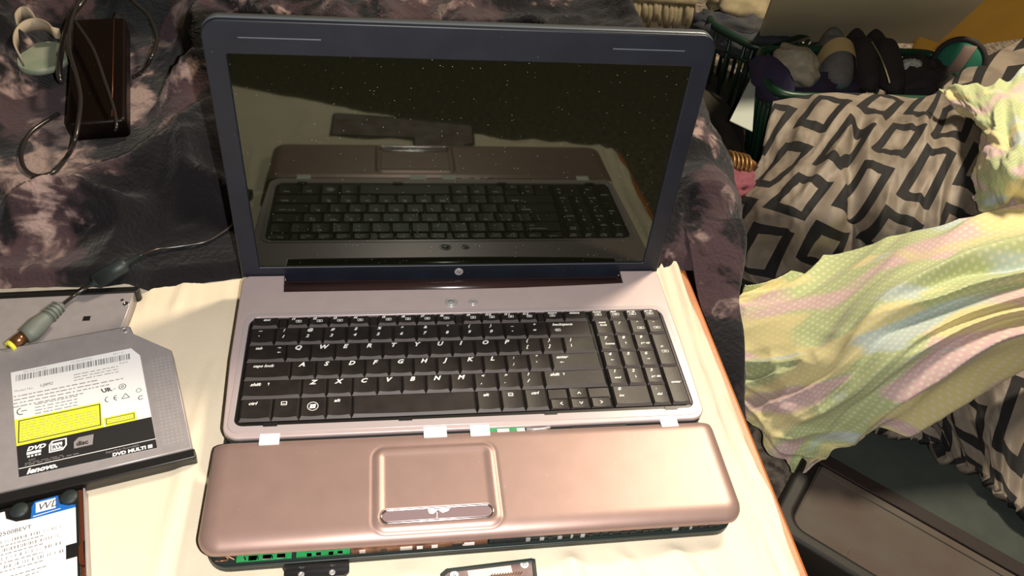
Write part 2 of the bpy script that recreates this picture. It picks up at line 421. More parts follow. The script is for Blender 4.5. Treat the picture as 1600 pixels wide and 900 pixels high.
# the cream sheet spread over the table
def sheet_z(x, y):
    z = TAB
    under = sst(-14, -3, x) * (1 - sst(376, 390, x)) * sst(-12, -1, y) * (1 - sst(257, 268, y))
    e = sst(372, 396, x)
    w = 3.2 * (fbm(x / 60, y / 210, 3) + .15) + 2.2 * fbm(x / 26, y / 240, 7)
    w += e * (1 - .7 * sst(290, 340, y)) * (4.6 * max(0, 1 - abs(noise.noise(Vector((x / 13.0 + .3 * sin(y / 70), y / 300, 5)))) * 4.2) + .8)
    # long creases in front of and beside the laptop
    for cx, cy, dx, dy, h in ((300, -40, .45, -1, 4), (330, -20, .5, -1, 3), (260, -50, .3, -1, 3), (-25, 60, .04, 1, 3), (-60, 225, .1, 1, 2.5), (400, 100, .05, 1, 3)):
        L = sqrt(dx * dx + dy * dy); q = abs((x - cx) * dy - (y - cy) * dx) / L; al = ((x - cx) * dx + (y - cy) * dy) / L
        w += h * math.exp(-(q / 5) ** 2) * math.exp(-(al / 90) ** 2)
    flat = 1 - .999 * under
    left = 1 - .9 * (1 - sst(-40, -15, x)) * (1 - sst(230, 250, y))
    return z + max(-.6, w) * flat * left
def sheet_pt(u, v):
    y = -440 + v * 900
    # outline of the sheet: follows the right edge, cut diagonally near the photographer
    xr = 411 + 2.0 * fbm(0, y / 120, 2)
    if y < -34: xr = min(xr, 411)
    lim = [(-440, -630), (-360, -392), (-222, -86), (-146, 88), (-66, 270), (-50, 380), (-38, 411)]
    for (ya, xa), (yb, xb) in zip(lim, lim[1:]):
        if ya <= y < yb: xr = xa + (xb - xa) * (y - ya) / (yb - ya)
    x = -630 + u ** .8 * (xr + 630)
    return (x, y, sheet_z(x, y))
mb = MB().grid(sheet_pt, 330, 260)
o = part('cream_sheet', mb, 'sheet', None, 'cream cotton sheet spread over the table beneath the open laptop', 'sheet')
md = o.modifiers.new('thickness', 'SOLIDIFY'); md.thickness = .0012; md.offset = -1
# ------------------------------------------------------------------ the laptop
lap = thing('laptop', (188, 125, TAB), 'open rose-brown laptop with black keyboard and blank glossy screen', 'laptop')
# bottom case: shallow tray with an upstanding lip
def skew(lp): return [(x, y - (5.6 - x * .008) * (1 - sst(0, 60, y))) for x, y in lp]
mb = MB().plate([skew(rrect(8, 5, 368, 252, [18, 18, 10, 10], 8))], -25, -20.5, 0)
mb.plate([skew(rrect(5, 1, 371, 254, [16, 16, 10, 10], 8))], -20.5, -17.5, 0)
mb.plate([skew(rrect(5, 1, 371, 254, [16, 16, 10, 10], 8)), hole(skew(rrect(6.8, 2.6, 369, 251.5, [14, 14, 8, 8], 8)))], -17.5, -14.8, .7, 2)
mb.plate([rrect(11, 62, 365, 248, 8)], -17.5, -6.5, 1, 2)
part('bottom_case', mb, 'case_black', lap)
for x, y in ((25, 15), (350, 15), (25, 240), (350, 240)):
    mb = MB().lathe([(6, 0), (6, 1.5), (5, 2)], (x, y, TAB)); part('foot', mb, 'rubber', lap)
# what shows in the open front seam
def seam(name, m, x0, x1, y0, y1, z0, z1, lab=None, extra=None):
    mb = MB().box(x0, y0, z0, x1, y1, z1)
    mats = [m]
    if extra: extra(mb); mats += ['worn_white', 'black_plastic', 'silver']
    mb.v = [(x, y - 5.4 + x * .008 if y < 20 else y, z) for x, y, z in mb.v]
    return part(name, mb, mats, lap, lab)
def brd(mb):
    for x in (33, 42, 51): mb.box(x, 3.4, -12.2, x + 5, 6, -10.9, 1)
    for x in (30, 38, 47): mb.tube([(x + 1, 4, -12), (x + 1, 4, -8)], .35, 6, 3)
    for x in (70, 76, 84, 90): mb.box(x, 3.2, -12.2, x + 3, 5, -11, 1 if x % 4 else 3)
seam('circuit_board', 'pcb_green', 25, 60, 3.3, 40, -13.6, -12.2, 'green circuit board in the open front seam', brd)
seam('circuit_board', 'pcb_green', 63, 98, 3.5, 40, -13.8, -11.6, 'green circuit board in the open front seam', brd)
def cop(mb):
    for x in (104, 118, 131, 142, 152, 166, 173): mb.box(x, 2.9, -12.6, x + random.choice((4, 8, 10)), 4, -9.8, random.choice((1, 3, 2)))
seam('shield_strip', 'copper', 98.5, 190, 3.6, 30, -14.5, -9.0, 'coppery metal strip in the front seam', cop)
def drk(mb):
    for i in range(22):
        x = 194 + i * 7.4 + random.random() * 3; mb.box(x, 3.0, -13.5, x + random.choice((1.5, 3, 4.5)), 4.2, -10.5 + random.random(), random.choice((2, 2, 3)))
seam('port_strip', 'case_black', 191, 358, 3.8, 30, -14.5, -9.5, None, drk)
mb = MB().tube(spline([(12, 0, -13), (16, -2, -9.5), (20, 0, -12), (18, 2, -10), (24, 0, -13)]), .6, 6)
part('wire', mb, 'copper', lap, 'small coiled wires at the front left corner')
# latch piece sticking out below the front edge
mb = MB().plate([ccw([(58, -12.4), (94, -12.4), (97, -9), (97, -2), (55, -2), (55, -9)])], -24, -21.5, .6, 2)
mb.box(55, -6.4, -24, 97, -4.6, -16)
br = part('front_bracket', mb, 'black_plastic', lap, 'small black metal bracket with two screws')
for x in (66, 86):
    mb = MB().lathe([(2.1, 0), (2.1, .5), (1.7, .8), (.8, .8), (.7, .3)], (x, -9.2, -21.6), 16); part('screw', mb, 'silver', br)
# palm rest: one curved shell
PX0, PX1, PY1 = 0.0, 376.0, 83.2
def pr_xl(y, r=15): return 0 if y >= r else r - sqrt(max(0, r * r - (r - y) ** 2))
def rr_d(x, y, x0, y0, x1, y1, r):
    qx = abs(x - (x0 + x1) / 2) - (x1 - x0) / 2 + r; qy = abs(y - (y0 + y1) / 2) - (y1 - y0) / 2 + r
    return sqrt(max(qx, 0) ** 2 + max(qy, 0) ** 2) + min(max(qx, qy), 0) - r
def pr_z(x, y, d):
    z = 0.0
    if d < 13: z -= 7.5 * (1 - sqrt(max(0, 1 - (1 - d / 13) ** 2)))
    if y > PY1 - 7: z -= 1.5 * ((y - PY1 + 7) / 7) ** 2
    e = rr_d(x, y, 113, 5.5, 201, 73, 9)      # raised lip around the touch pad
    z += .85 * math.exp(-((e + 3.8) / 2.6) ** 2)
    z -= .25 * (1 - sst(-8.5, -6, e))
    z -= .45 * math.exp(-((e - .4) / 1.1) ** 2)
    b = rr_d(x, y, 117.5, 11.2, 196, 22.8, 5.8)
    if b < 1: z -= 1.6 * (1 - sst(-1.2, .6, b))
    return z
def pr(u, v):
    # rows crowd near the front curve
    y = PY1 * v
    xl = pr_xl(y); x = xl + u * (PX1 - 2 * xl)
    d = min(x - PX0, PX1 - x, y)
    cx = 15
    if y < 15 and (x < 15 or x > PX1 - 15):
        qx = 15 - x if x < 15 else x - (PX1 - 15); d = 15 - sqrt(qx * qx + (15 - y) ** 2)
    return (x, y, pr_z(x, y, max(0, d)))
mb = MB(); NU, NV = 400, 104
fv = lambda v: v * v * .35 + v * .65
fu = lambda u: u
mb.grid(lambda u, v: pr(u, fv(v)), NU, NV)
# short skirt hanging from the rim
rim = [pr(0, fv(j / NV)) for j in range(NV, -1, -1)] + [pr(i / NU, 0) for i in range(1, NU + 1)] + [pr(1, fv(j / NV)) for j in range(1, NV + 1)]
vs = [r for r in rim] + [(x, y + .3 * (y < 1), min(z, -7) - 1.2) for x, y, z in rim]; n = len(rim)
mb.add(vs, [(i + n, i + 1 + n, i + 1, i) for i in range(n - 1)], 0, True)
palm = part('palm_rest', mb, 'rose_metal', lap, 'rose-brown palm rest with raised touch pad frame')
mb = MB().plate([rrect(118, 11.6, 195.4, 22.4, 5.3, 8), hole(rrect(119.3, 12.9, 194.1, 21.1, 4.0, 8))], -1.6, .55, .5, 2)
part('button_trim', mb, 'chrome', palm, 'bright chrome ring around the touch pad button')
mb = MB().plate([rrect(119.4, 13.0, 156.2, 21.0, [3.9, .3, .3, 3.9], 8)], -1.5, .1, .4, 2).plate([rrect(156.7, 13.0, 194, 21.0, [.3, 3.9, 3.9, .3], 8)], -1.5, .1, .4, 2)
mb.plate([ccw([(150, 20.8), (151, 17.6), (153.5, 17), (155.6, 18.6), (157, 20), (160, 17.4), (164, 18.6), (165.5, 20.8)])], .1, .16, 0, mi=1)
mb.box(156.1, 13.3, .1, 156.6, 18.5, .17, 1)
part('touchpad_button', mb, ['button_face', 'worn_white'], palm, 'glossy mauve oval button bar with chipped white patch')
part('scroll_strip', MB().plate([rrect(191.3, 30, 194, 62.5, 1.2)], -.4, -.42 + .12), 'strip_pale', palm, 'pale vertical scroll strip')
# keyboard deck
KX0, KX1, KY0, KY1 = 12.6, 364.8, 96.6, 206.0
outer = rrect(5.5, 86.3, 371.5, 256, [12, 12, 9, 9], 8)
# notch for the hinge at the back
outer = [p for p in outer if p[1] < 250]
outer = [(7, 0)][:0] + rrect(5.5, 86.3, 371.5, 100, [12, 12, 0, 0], 8)[:18] + [(373.5, 160), (374.5, 250), (373, 254), (369, 256), (338.5, 256), (338, 240.2), (300, 238.6), (240, 236.6), (188, 236.0), (130, 236.2), (80, 236.2), (37.5, 236.0), (36.5, 256), (7, 256), (3, 254), (1.5, 250), (2.5, 160)]
well = rrect(KX0, KY0, KX1, KY1, [7, 7, 9, 9], 6)
mb = MB().plate([ccw(outer), hole(well)], -4.5, 0, 1.1, 4)
deck = part('keyboard_deck', mb, 'mauve_metal', lap, 'silvery mauve frame around the keyboard')
mb = MB().plate([rrect(8.5, 90, 368.6, 210, [10, 10, 11, 11], 8), hole(rrect(KX0 + .1, KY0 + .1, KX1 - .1, KY1 - .1, [7, 7, 9, 9], 6))], -.5, .35, .35, 2)
part('deck_rim', mb, 'deck_rim', deck, 'smooth silver rim along the keyboard')
mb = MB()   # lip under the deck seen in the seam
mb.plate([rrect(7, 84.3, 370, 100, [12, 12, 2, 2], 8)], -6.4, -4.4, .3, 1)
part('deck_underside', mb, 'case_black', deck)
def tab(x, w, y0=79.8, m='white_plastic', z=.35, lab='white plastic clip in the seam'):
    mb = MB().box(x, y0, z - 1.2, x + w, 89, z); mb.box(x + 1, y0 - .1, z - 3.6, x + w - 1, y0 + 1, z - .4)
    part('clip', mb, m, lap, lab)
tab(32.5, 14); tab(150, 17); tab(184.6, 14.6, 79.2); tab(333, 13.5)
part('seam_board', MB().box(199, 82.6, -4.0, 226, 87, -1.6).box(205, 82.4, -2.6, 214, 85, -.6, 1).box(220, 82.4, -2.6, 226, 85, -.7, 1), ['pcb_green', 'worn_white'], lap, 'green board edge with white parts in the seam')
part('grey_cable', MB().tube(spline([(228, 85, -3), (233, 83.5, -.8), (240, 83.5, -1), (246, 86, -3)]), 1.1, 8), 'silver', lap)
part('slot', MB().box(262, 84.7, -3.2, 306, 87.5, -2.6), 'black_plastic', lap)
for nm, x, r, lab in (('power_button', 179.4, 5.6, 'round silver power button'), ('wireless_button', 198.3, 4.2, 'smaller round silver button beside the power button')):
    y = 218.6
    mb = MB().lathe([(r, -.5), (r, .25), (r - .5, .55), (r - 1.0, .5), (r - 1.5, .05), (r - 1.7, -.05), (r - 1.9, .5), (.01, .75)], (x, y, 0), 32)
    mats = ['silver', 'ink_grey']
    if nm == 'power_button':
        for k in range(20):
            a = radians(120 + 300 * k / 20); b = radians(120 + 300 * (k + 1) / 20)
            mb.add([(x + q * cos(w), y + q * sin(w), .9) for w in (a, b) for q in (1.1, 1.6)], [(0, 1, 3, 2)], 1)
        mb.box(x - .25, y + .3, .8, x + .25, y + 1.9, .9, 1)
    else: mb.text('ψ', x, y - .8, 2.4, .9, 0, .02, 1, align='CENTER')
    part(nm, mb, mats, deck, lab)
# keyboard
kbd = part('keyboard', MB().plate([rrect(KX0 - 1, KY0 - 3, KX1 + 1, KY1 + 1, 8)], -4.6, -2.8).plate([rrect(KX0 + .6, KY0 + .6, KX1 - .6, KY1 - .6, 7), hole(rrect(KX0 + 1.6, KY0 + 3.2, KX1 - 1.6, KY1 - 1.2, 6))], -2.8, -.9), 'key_tray', lap, 'black keyboard with white slanted lettering')
for x in (34, 132, 243, 340):
    part('hold_tab', MB().box(x, 95.4, -.2, x + 10, 98.6, .75), 'black_plastic', kbd, 'short black retaining tab under the keyboard')
def key(x0, x1, y0, y1, leg=(), flat=False, front=2.7):
    mb = MB(); g = .25
    a0, a1, b0, b1 = x0 + g, x1 - g, y0 + g, y1 - g
    zt = -.2 if flat else 1.0; zb = -2.6
    sx = 1.5 if not flat else .5; fr = front if not flat else .4; bk = .9
    n = 6; m_ = 3
    tx0, tx1, ty0, ty1 = a0 + sx, a1 - sx, b0 + fr, b1 - bk
    def top(u, v):
        c = 1 - (2 * u - 1) ** 2
        yy = ty0 + (ty1 - ty0) * v - (.55 * c * (1 - v) if not flat else 0)
        return (tx0 + (tx1 - tx0) * u, yy, zt - (.35 * c if not flat else 0))
    T = [[top(i / n, j / m_) for i in range(n + 1)] for j in range(m_ + 1)]
    mb.grid(lambda u, v: top(u, v), n, m_, 0)
    ring = [T[0][i] for i in range(n + 1)] + [T[j][n] for j in range(1, m_ + 1)] + [T[m_][i] for i in range(n - 1, -1, -1)] + [T[j][0] for j in range(m_ - 1, 0, -1)]
    bot = []
    for (x, y, z) in ring:
        u = (x - tx0) / (tx1 - tx0); v = (min(max(y, ty0), ty1) - ty0) / (ty1 - ty0)
        bot.append((a0 + (a1 - a0) * u, b0 + (b1 - b0) * (0 if y < ty0 + .01 else v), zb + (1.6 if not flat and False else 0)))
    N = len(ring)
    mid = [(bx, by, zt - 1.5) for bx, by, bz in bot] if not flat else bot
    for i in range(N):
        j = (i + 1) % N; fr_ = i < n
        mb.add([mid[i], mid[j], ring[j], ring[i]], [(0, 1, 2, 3)], 1 if fr_ else 0)
        if not flat: mb.add([bot[i], bot[j], mid[j], mid[i]], [(0, 1, 2, 3)], 0)
    H = ty1 - ty0; zz = zt + .04
    for L in leg:
        t, dx, dy, s = L[:4]
        X_, Y_ = tx0 + dx, ty1 - dy
        if t == '#box':      # small icon frame
            mb.plate([rrect(X_, Y_, X_ + s, Y_ + 2.6, .6, 2), hole(rrect(X_ + .35, Y_ + .35, X_ + s - .35, Y_ + 2.25, .4, 2))], zz - .05, zz, 0, mi=2)
            mb.box(X_ + s * .3, Y_ + .9, zz - .05, X_ + s * .7, Y_ + 1.7, zz, 2)
        elif t == '#menu':
            mb.plate([rrect(X_, Y_, X_ + s, Y_ + s * .8, .4, 2), hole(rrect(X_ + .6, Y_ + .5, X_ + s - .6, Y_ + s * .8 - .5, .2, 2))], zz - .05, zz, 0, mi=2)
            mb.box(X_ + .9, Y_ + 1.1, zz - .05, X_ + s - .9, Y_ + 1.5, zz, 2)
        elif t == '#win':
            cx, cy = X_, Y_; c1 = [(cx + 4.1 * cos(2 * pi * k / 28), cy + 4.1 * sin(2 * pi * k / 28)) for k in range(28)]
            c2 = [(cx + 3.6 * cos(2 * pi * k / 28), cy + 3.6 * sin(2 * pi * k / 28)) for k in range(28)]
            mb.plate([c1, hole(c2)], zz - .05, zz, 0, mi=2)
            for sx_, sy_ in ((-1, -1), (0, -1), (-1, 0), (0, 0)):
                q = lambda a, b: (cx + a * 2.2 + .25 * b, cy + b * 2.0 + .3 * sin(a * 3) - .0)
                e = .05; x_, y_ = sx_ + e, sy_ + e
                mb.add([(*q(x_, y_), zz), (*q(x_ + .9, y_), zz), (*q(x_ + .9, y_ + .9), zz), (*q(x_, y_ + .9), zz)], [(0, 1, 2, 3)], 2)
        elif t[0] == '#' and len(t) > 1:    # arrows: '#<' etc and chevrons '#c<'
            ch = t[-1]; r = {'>': 0, '^': pi / 2, '<': pi, 'v': -pi / 2}[ch]; Mx = Matrix.Translation((X_, Y_, zz)) @ Matrix.Rotation(r, 4, 'Z')
            if t[1] == 'c': mb.add([(-s, s, 0), (-s * .3, s, 0), (s, 0, 0), (-s * .3, -s, 0), (-s, -s, 0), (s * .2, 0, 0)], [(0, 5, 2, 1), (5, 4, 3, 2)], 2, False, Mx)
            else: mb.add([(-s, .22, 0), (-s, -.22, 0), (.2, -.22, 0), (.2, .22, 0), (0, .8, 0), (s, 0, 0), (0, -.8, 0)], [(0, 1, 2, 3), (4, 6, 5)], 2, False, Mx)
        else: s *= 1.16; mb.text(t, X_, Y_ - s * .7, s, zz, .32, .03 if s < 5 else .04, 2, sx=1.12)
    return part('key', mb, ['key_plastic', 'key_skirt', 'legend'], kbd)
def row(y0, y1, xs, legs, **k):
    for (a, b), l in zip(zip(xs, xs[1:]), legs):
        if l is None: continue
        key(a, b, y0, y1, l, **k)
F0, F1 = 193.3, 205.2
fk = lambda t: [(t, 1.6, .3, 3.0), ('#box', 5.0, 5.6, 4.6)]
row(F0, F1, [15.1, 36.3], [[('esc', 7, .6, 3.2)]])
row(F0, F1, [43.2, 60.1, 76.5, 93.1, 109.7], [fk('f1'), fk('f2'), fk('f3'), fk('f4')])
row(F0, F1, [116.5, 132.7, 148.8, 165.0, 181.4], [fk('f5'), fk('f6'), fk('f7'), fk('f8')])
row(F0, F1, [187.7, 203.8, 220.3, 236.4, 252.2], [fk('f9'), fk('f10'), fk('f11'), fk('f12')])
row(F0, F1, [258.4, 275.6, 296.5], [[('insert', 1.6, .1, 2.6), ('#box', 3, 5.6, 5)], [('delete', 3.4, .5, 2.8)]])
row(F0, F1, [299.6, 315.6, 330.8, 346.7, 362.6], [[(t, .6, .1, 2.4), ('#box', 2, 5.6, 6)] for t in ('home', 'end', 'pg up', 'pg dn')])
for a, b in ((36.3, 43.2), (109.7, 116.5), (181.4, 187.7), (252.2, 258.4)): key(a, b, F0, F1, flat=True)
two = lambda a, b: [(a, 4.3, .9, 3.4), (b, 3.6, 7.4, 3.6)]
row(175, F0, [15.3, 34.4, 53.5, 72.5, 91.2, 110, 129, 148, 166.7, 185.3, 203.7, 222.1, 240.6, 259.4], [two('~', '`')] + [two(a, b) for a, b in zip('!@#$%^&*()_+', '1234567890-=')])
row(175, F0, [259.4, 297.2], [[('backspace', 2.5, 1.6, 3.3), ('#<', 5.2, 9.4, 1.6), ('#box', 4.4, 10.7, 4.6)]])
one = lambda c: [(c, 4.6, .9, 4.9)]
row(157.2, 175, [15, 44.5], [[('tab', 4, 1.4, 3.2), ('#>', 22.6, 2.8, 1.5), ('#<', 22.6, 7.5, 1.5)]])
row(157.2, 175, [44.5, 63.4, 82.4, 101.1, 120.3, 139.2, 157.8, 176.4, 194.9, 213.8, 232.4, 251.2, 269.8, 297.8], [one(c) for c in 'QWERTYUIOP'] + [two('{', '['), two('}', ']'), two('|', '\\')])
row(139, 157.2, [15.1, 49.3], [[('caps lock', 4, 2, 3.2)]])
row(139, 157.2, [49.3, 68.4, 87.2, 106.1, 125.2, 144, 162.8, 181.3, 200.1, 219.1, 237.6, 256.4], [one(c) for c in 'ASDFGHJKL'] + [two(':', ';'), two('"', "'")])
row(139, 157.2, [256.4, 298.3], [[('enter', 3, 2, 3.4), ('#<', 7, 9, 1.8)]])
row(121, 139, [15.1, 58.7], [[('shift', 4, 2, 3.4), ('#^', 17.5, 3.2, 1.5)]])
row(121, 139, [58.7, 77.7, 96.8, 115.9, 134.8, 153.3, 172.3, 191.2, 209.9, 228.5, 247.4], [one(c) for c in 'ZXCVBNM'] + [two('<', ','), two('>', '.'), two('?', '/')])
row(121, 139, [247.4, 299.0], [[('shift', 4, 2, 3.4), ('#^', 15.5, 3.2, 1.5)]])
sm = lambda t: [(t, 4, 2, 3.3)]
row(100.4, 121, [15.7, 38.9, 58.7, 78.1, 97.1, 191.5, 210.6, 229.3, 248.2], [sm('ctrl'), [('#menu', 4.4, 6, 4.4)], [('#win', 8, 8, 4)], sm('alt'), [], sm('alt'), [('#menu', 4.6, 5.6, 4)], sm('ctrl')])
key(248.5, 264.6, 110.6, 121, flat=True); key(281.2, 298.5, 110.6, 121, flat=True)
key(264.6, 281.2, 110.4, 121, [('#c^', 7.3, 5, 1.4)], front=.6)
row(100.4, 110.4, [248.5, 264.6, 281.2, 299.0], [[('#c<', 7.6, 4, 1.4)], [('#cv', 7.3, 4, 1.4)], [('#c>', 7, 4, 1.4)]], front=.9)
N1 = [300.6, 316.4, 331.8, 347.2, 362.9]
row(176, F0, N1, [[('num', 2.4, .6, 2.7), ('lock', 3, 3.8, 2.7)], [('/', 4, 1.5, 3.4)], [('*', 4, 1.5, 3.6), ('#box', 4.4, 10.6, 6)], [('-', 4, .6, 3.6), ('#box', 3.6, 10.6, 6)]])
nn = lambda a, b: [(a, 3.4, 1.0, 3.6), (b, 3.2, 8.0, 2.7)]
na = lambda a, b: [(a, 3.4, 1.0, 3.6), ('#' + b, 5.6, 8.8, 1.5)]
row(157.8, 176, N1[:4], [nn('7', 'home'), na('8', '^'), nn('9', 'pg up')])
row(139.5, 157.8, N1[:4], [na('4', '<'), [('5', 3.4, 1, 3.6)], na('6', '>')])
row(121.2, 139.5, N1[:4], [nn('1', 'end'), na('2', 'v'), nn('3', 'pg dn')])
key(347.2, 363.1, 139.5, 176, [('+', 3.4, 12.5, 3.6), ('#box', 3.8, 20.6, 6)])
key(347.2, 363.4, 100.4, 139.5, [('enter', 2.6, 14.5, 2.9)])
key(300.6, 331.8, 100.4, 121.2, nn('0', 'ins')); key(331.8, 347.2, 100.4, 121.2, nn('.', 'del'))
# hinge barrel lying in the notch
mb = MB().tube([(37.6, 243.6, -6.0), (338, 243.6, -6.0)], 6.2, 24)
part('hinge_barrel', mb, 'hinge_dark', lap, 'dark glossy hinge cover behind the deck')
mb = MB().box(37.4, 236.5, -12, 338.2, 262, -8.8).box(6, 250, -17, 370, 262, -12); part('hinge_floor', mb, 'hinge_dark', lap)
# display lid; frame axes: x across, s up the lid, n towards the viewer
AL = radians(86.1); LO = Vector((0, 258.5, 1.9)); SV = Vector((0, cos(AL), sin(AL))); NV_ = Vector((0, -sin(AL), cos(AL)))
LM = Matrix(((1, 0, 0, 0), (0, SV.y, NV_.y, LO.y), (0, SV.z, NV_.z, LO.z), (0, 0, 0, 1)))
S0, S1 = -5.0, 225.5
shape = rrect(0, S0, 376, S1, [3, 3, 13, 13], 10)
mb = MB().plate([shape], -9, -1.6, 2.2, 4, M=LM)
lid = part('display_lid', mb, 'lid_edge', lap, 'slate grey back shell of the screen')
SX0, SX1, SS0, SS1 = 16, 360, 6.4, 199.9
bez = [(0.4, S0), (36, S0), (37, -10.5), (338.6, -10.5), (339.6, S0), (375.6, S0)] + [(x, s) for x, s in rrect(.4, S0, 375.6, S1 - .4, [3, 3, 13, 13], 10) if s > 100]
mb = MB().plate([ccw(bez), hole(rrect(SX0, SS0, SX1, SS1, 1, 2))], -1.6, 1.6, 1.3, 4, M=LM)
bz = part('screen_bezel', mb, 'bezel_plastic', lid, 'dark slate plastic frame with small scratches')
mb = MB().plate([rrect(SX0 - 1, SS0 - 1, SX1 + 1, SS1 + 1, 1, 2)], -1.5, 0.0, M=LM)
part('screen', mb, 'lcd', lid, 'blank black glossy screen reflecting the keyboard')
for x0, x1 in ((25, 82), (295, 351.5)):
    mb = MB().plate([rrect(x0, 212.0, x1, 213.0, .5, 3)], 1.5, 1.85, .2, 1, M=LM); part('rubber_strip', mb, 'lid_edge', lid, 'thin grey line on the top of the frame')
# round emblem with slanted letters
cx, cs = 188.7, -1.2
mb = MB().plate([[(cx + 3.9 * cos(2 * pi * k / 32), cs + 3.9 * sin(2 * pi * k / 32)) for k in range(32)]], 1.5, 1.9, .2, 1, M=LM)
mb.text('hp', cx - .1, cs - 1.3, 4.9, 1.98, .35, 0, 1, M=LM, align='CENTER')
part('emblem', mb, ['silver', 'label_black'], lid, 'small round silver emblem with dark slanted letters')
# ------------------------------------------------------------------ loose parts lying on the sheet
def frame(o, ang, tilt=0):
    x = Vector((cos(ang), sin(ang), 0)); y = Vector((-sin(ang) * cos(tilt), cos(ang) * cos(tilt), sin(tilt))); n = x.cross(y)
    return Matrix(((x.x, y.x, n.x, o[0]), (x.y, y.y, n.y, o[1]), (x.z, y.z, n.z, o[2]), (0, 0, 0, 1)))
TA = .095
D = frame((-16.9, 89.7, -14.0), radians(13.8), TA)
drv = thing('optical_drive', (-70, 130, TAB), 'silver optical drive with white and yellow printed label, black front strip', 'optical drive')
out = ccw([(0, 0), (-6, 92), (-32.5, 116), (-34.5, 124), (-43, 124.5), (-131, 124.5), (-129, 0)])
mb = MB().plate([out], -11.5, 0, .8, 2, M=D)
mb.plate([ccw([(-5, 4), (-9.5, 88), (-26, 86), (-20, 4)])], 0, .12, 0, mi=0, M=D)
for j in range(26):
    for i in range(5):
        if 8 + j * 3.1 > 86: continue
        x, y = -18.5 + i * 3.0 - j * .12, 8 + j * 3.1; mb.box(x, y, .1, x + 1.4, y + .8, .16, 1, D)
mb.lathe([(3, 0), (3, .4), (2, .5), (1.8, -.2)], (-38.6, 121, 0), 16, 2, D)
body = part('drive_body', mb, ['steel', 'steel_dots', 'silver'], drv)
mb = MB().plate([rrect(-132, -7.5, 1.5, -.2, .6, 2)], -12.0, -.8, .8, 2, M=D)
part('front_strip', mb, 'black_plastic', drv, 'glossy black front strip')
mb = MB()
lab = ccw([(-118.6, 100.2), (-35, 101.5), (-29, 92.8), (-23, 6.6), (-111.4, 8.5)])
mb.plate([lab], 0, .22, 0, M=D)
H = .25
def poly(pts, mi, z=H): mb.add([(x, y, z) for x, y in ccw(pts)], [tuple(range(len(pts)))], mi, False, D)
def ed(y, side):    # label's slanting side edges
    return -118.6 + (100.2 - y) * .0785 if side == 0 else -29 + (92.8 - y) * .0696
poly([(ed(34, 0), 34), (ed(34, 1), 34), (-23, 6.6), (-111.4, 8.5)], 2)
poly([(ed(56.5, 0), 56.5), (-58.6, 56.5), (-57.2, 34), (ed(34, 0), 34)], 1)
poly([(-57, 42), (-35.5, 42), (-34.6, 34.0), (-56.2, 34)], 1)
def ring(x0, y0, x1, y1, w, mi, sk=0):
    for a in (((x0, y0), (x1, y0 + w)), ((x0, y1 - w), (x1, y1)), ((x0, y0), (x0 + w, y1)), ((x1 - w, y0), (x1, y1))):
        (ax, ay), (bx, by) = a; poly([(ax, ay), (bx, ay), (bx, by), (ax, by)], mi, H + .05)
ring(-112.6, 36.2, -58.8, 55.2, .8, 3); ring(-55.6, 35.6, -36.2, 40.8, .6, 3)
rt = random.Random(8)
def line(x0, x1, y, h=.9, mi=4, z=H + .05):      # a line of print too small to read: broken into word lengths
    x = x0
    while x < x1:
        w = rt.uniform(1.2, 5); poly([(x, y), (min(x + w, x1), y), (min(x + w, x1), y + h), (x, y + h)], mi, z); x += w + rt.uniform(.6, 1.4)
for k in range(7): line(-111, -61 - (k == 6) * 20, 38.2 + k * 2.3, .45, 4)
line(-54, -38, 37.6, .5, 4)
line(-54, -38, 38.9, .4, 4)
x = -115
while x < -36:
    w = rt.choice((.5, .9, 1.4)); poly([(x, 91), (x + w, 91), (x + w, 96.5), (x, 96.5)], 4, H + .05); x += w + rt.choice((.5, .8))
mb.text('FRU P/N 42T2545', -110, 97.6, 2.1, H + .05, 0, 0, 4, D); mb.text('11S P/N 42T2544', -78, 98, 2.1, H + .05, 0, 0, 4, D); mb.text('REV 1.01', -48, 98.2, 2.1, H + .05, 0, 0, 4, D)
mb.text('Model No.', -116, 81, 3, H + .05, 0, 0, 4, D); mb.text('UJ892', -99, 81.5, 3.6, H + .05, .2, 0, 3, D)
for k, (a, b) in enumerate(((-116, -60), (-116, -42), (-116, -52), (-116, -70))): line(a, b, 76.6 - k * 3.1, .9)
for k in range(4): line(-102, -74, 66 - k * 2.7, .8)
for k in range(3): line(-76, -45, 86 - k * 2.6, .7)
mb.text('RoHS', -44, 88, 2.6, H + .05, 0, 0, 4, D)
# approval marks
mb.text('UR', -57, 64.6, 5.2, H + .06, -.3, .04, 3, D); mb.text('us', -49.6, 65.4, 2.2, H + .06, 0, 0, 3, D)
def circ(cx, cy, r, w=.5, mi=3, a0=0, a1=360, z=H + .06):
    n = 24
    for k in range(n):
        a = radians(a0 + (a1 - a0) * k / n); b = radians(a0 + (a1 - a0) * (k + 1) / n)
        mb.add([(cx + q * cos(t), cy + q * sin(t), z) for t in (a, b) for q in (r - w, r)], [(0, 1, 3, 2)], mi, False, D)
circ(-43, 66.5, 2.6); circ(-43, 66.5, 1.1, .5)
circ(-53, 57.6, 2.6, .6, 3, 100, 260); circ(-47, 57.6, 2.6, .6, 3, 100, 260); poly([(-49.4, 57.3), (-47.2, 57.3), (-47.2, 57.9), (-49.4, 57.9)], 3, H + .06)
for a, b in (((-44, 55.4), (-38.6, 55.4)), ((-44, 55.4), (-41.3, 59.6)), ((-38.6, 55.4), (-41.3, 59.6))):
    dx, dy = b[0] - a[0], b[1] - a[1]; l = sqrt(dx * dx + dy * dy); nx, ny = -dy / l * .25, dx / l * .25
    poly([(a[0] - nx, a[1] - ny), (b[0] - nx, b[1] - ny), (b[0] + nx, b[1] + ny), (a[0] + nx, a[1] + ny)], 3, H + .06)
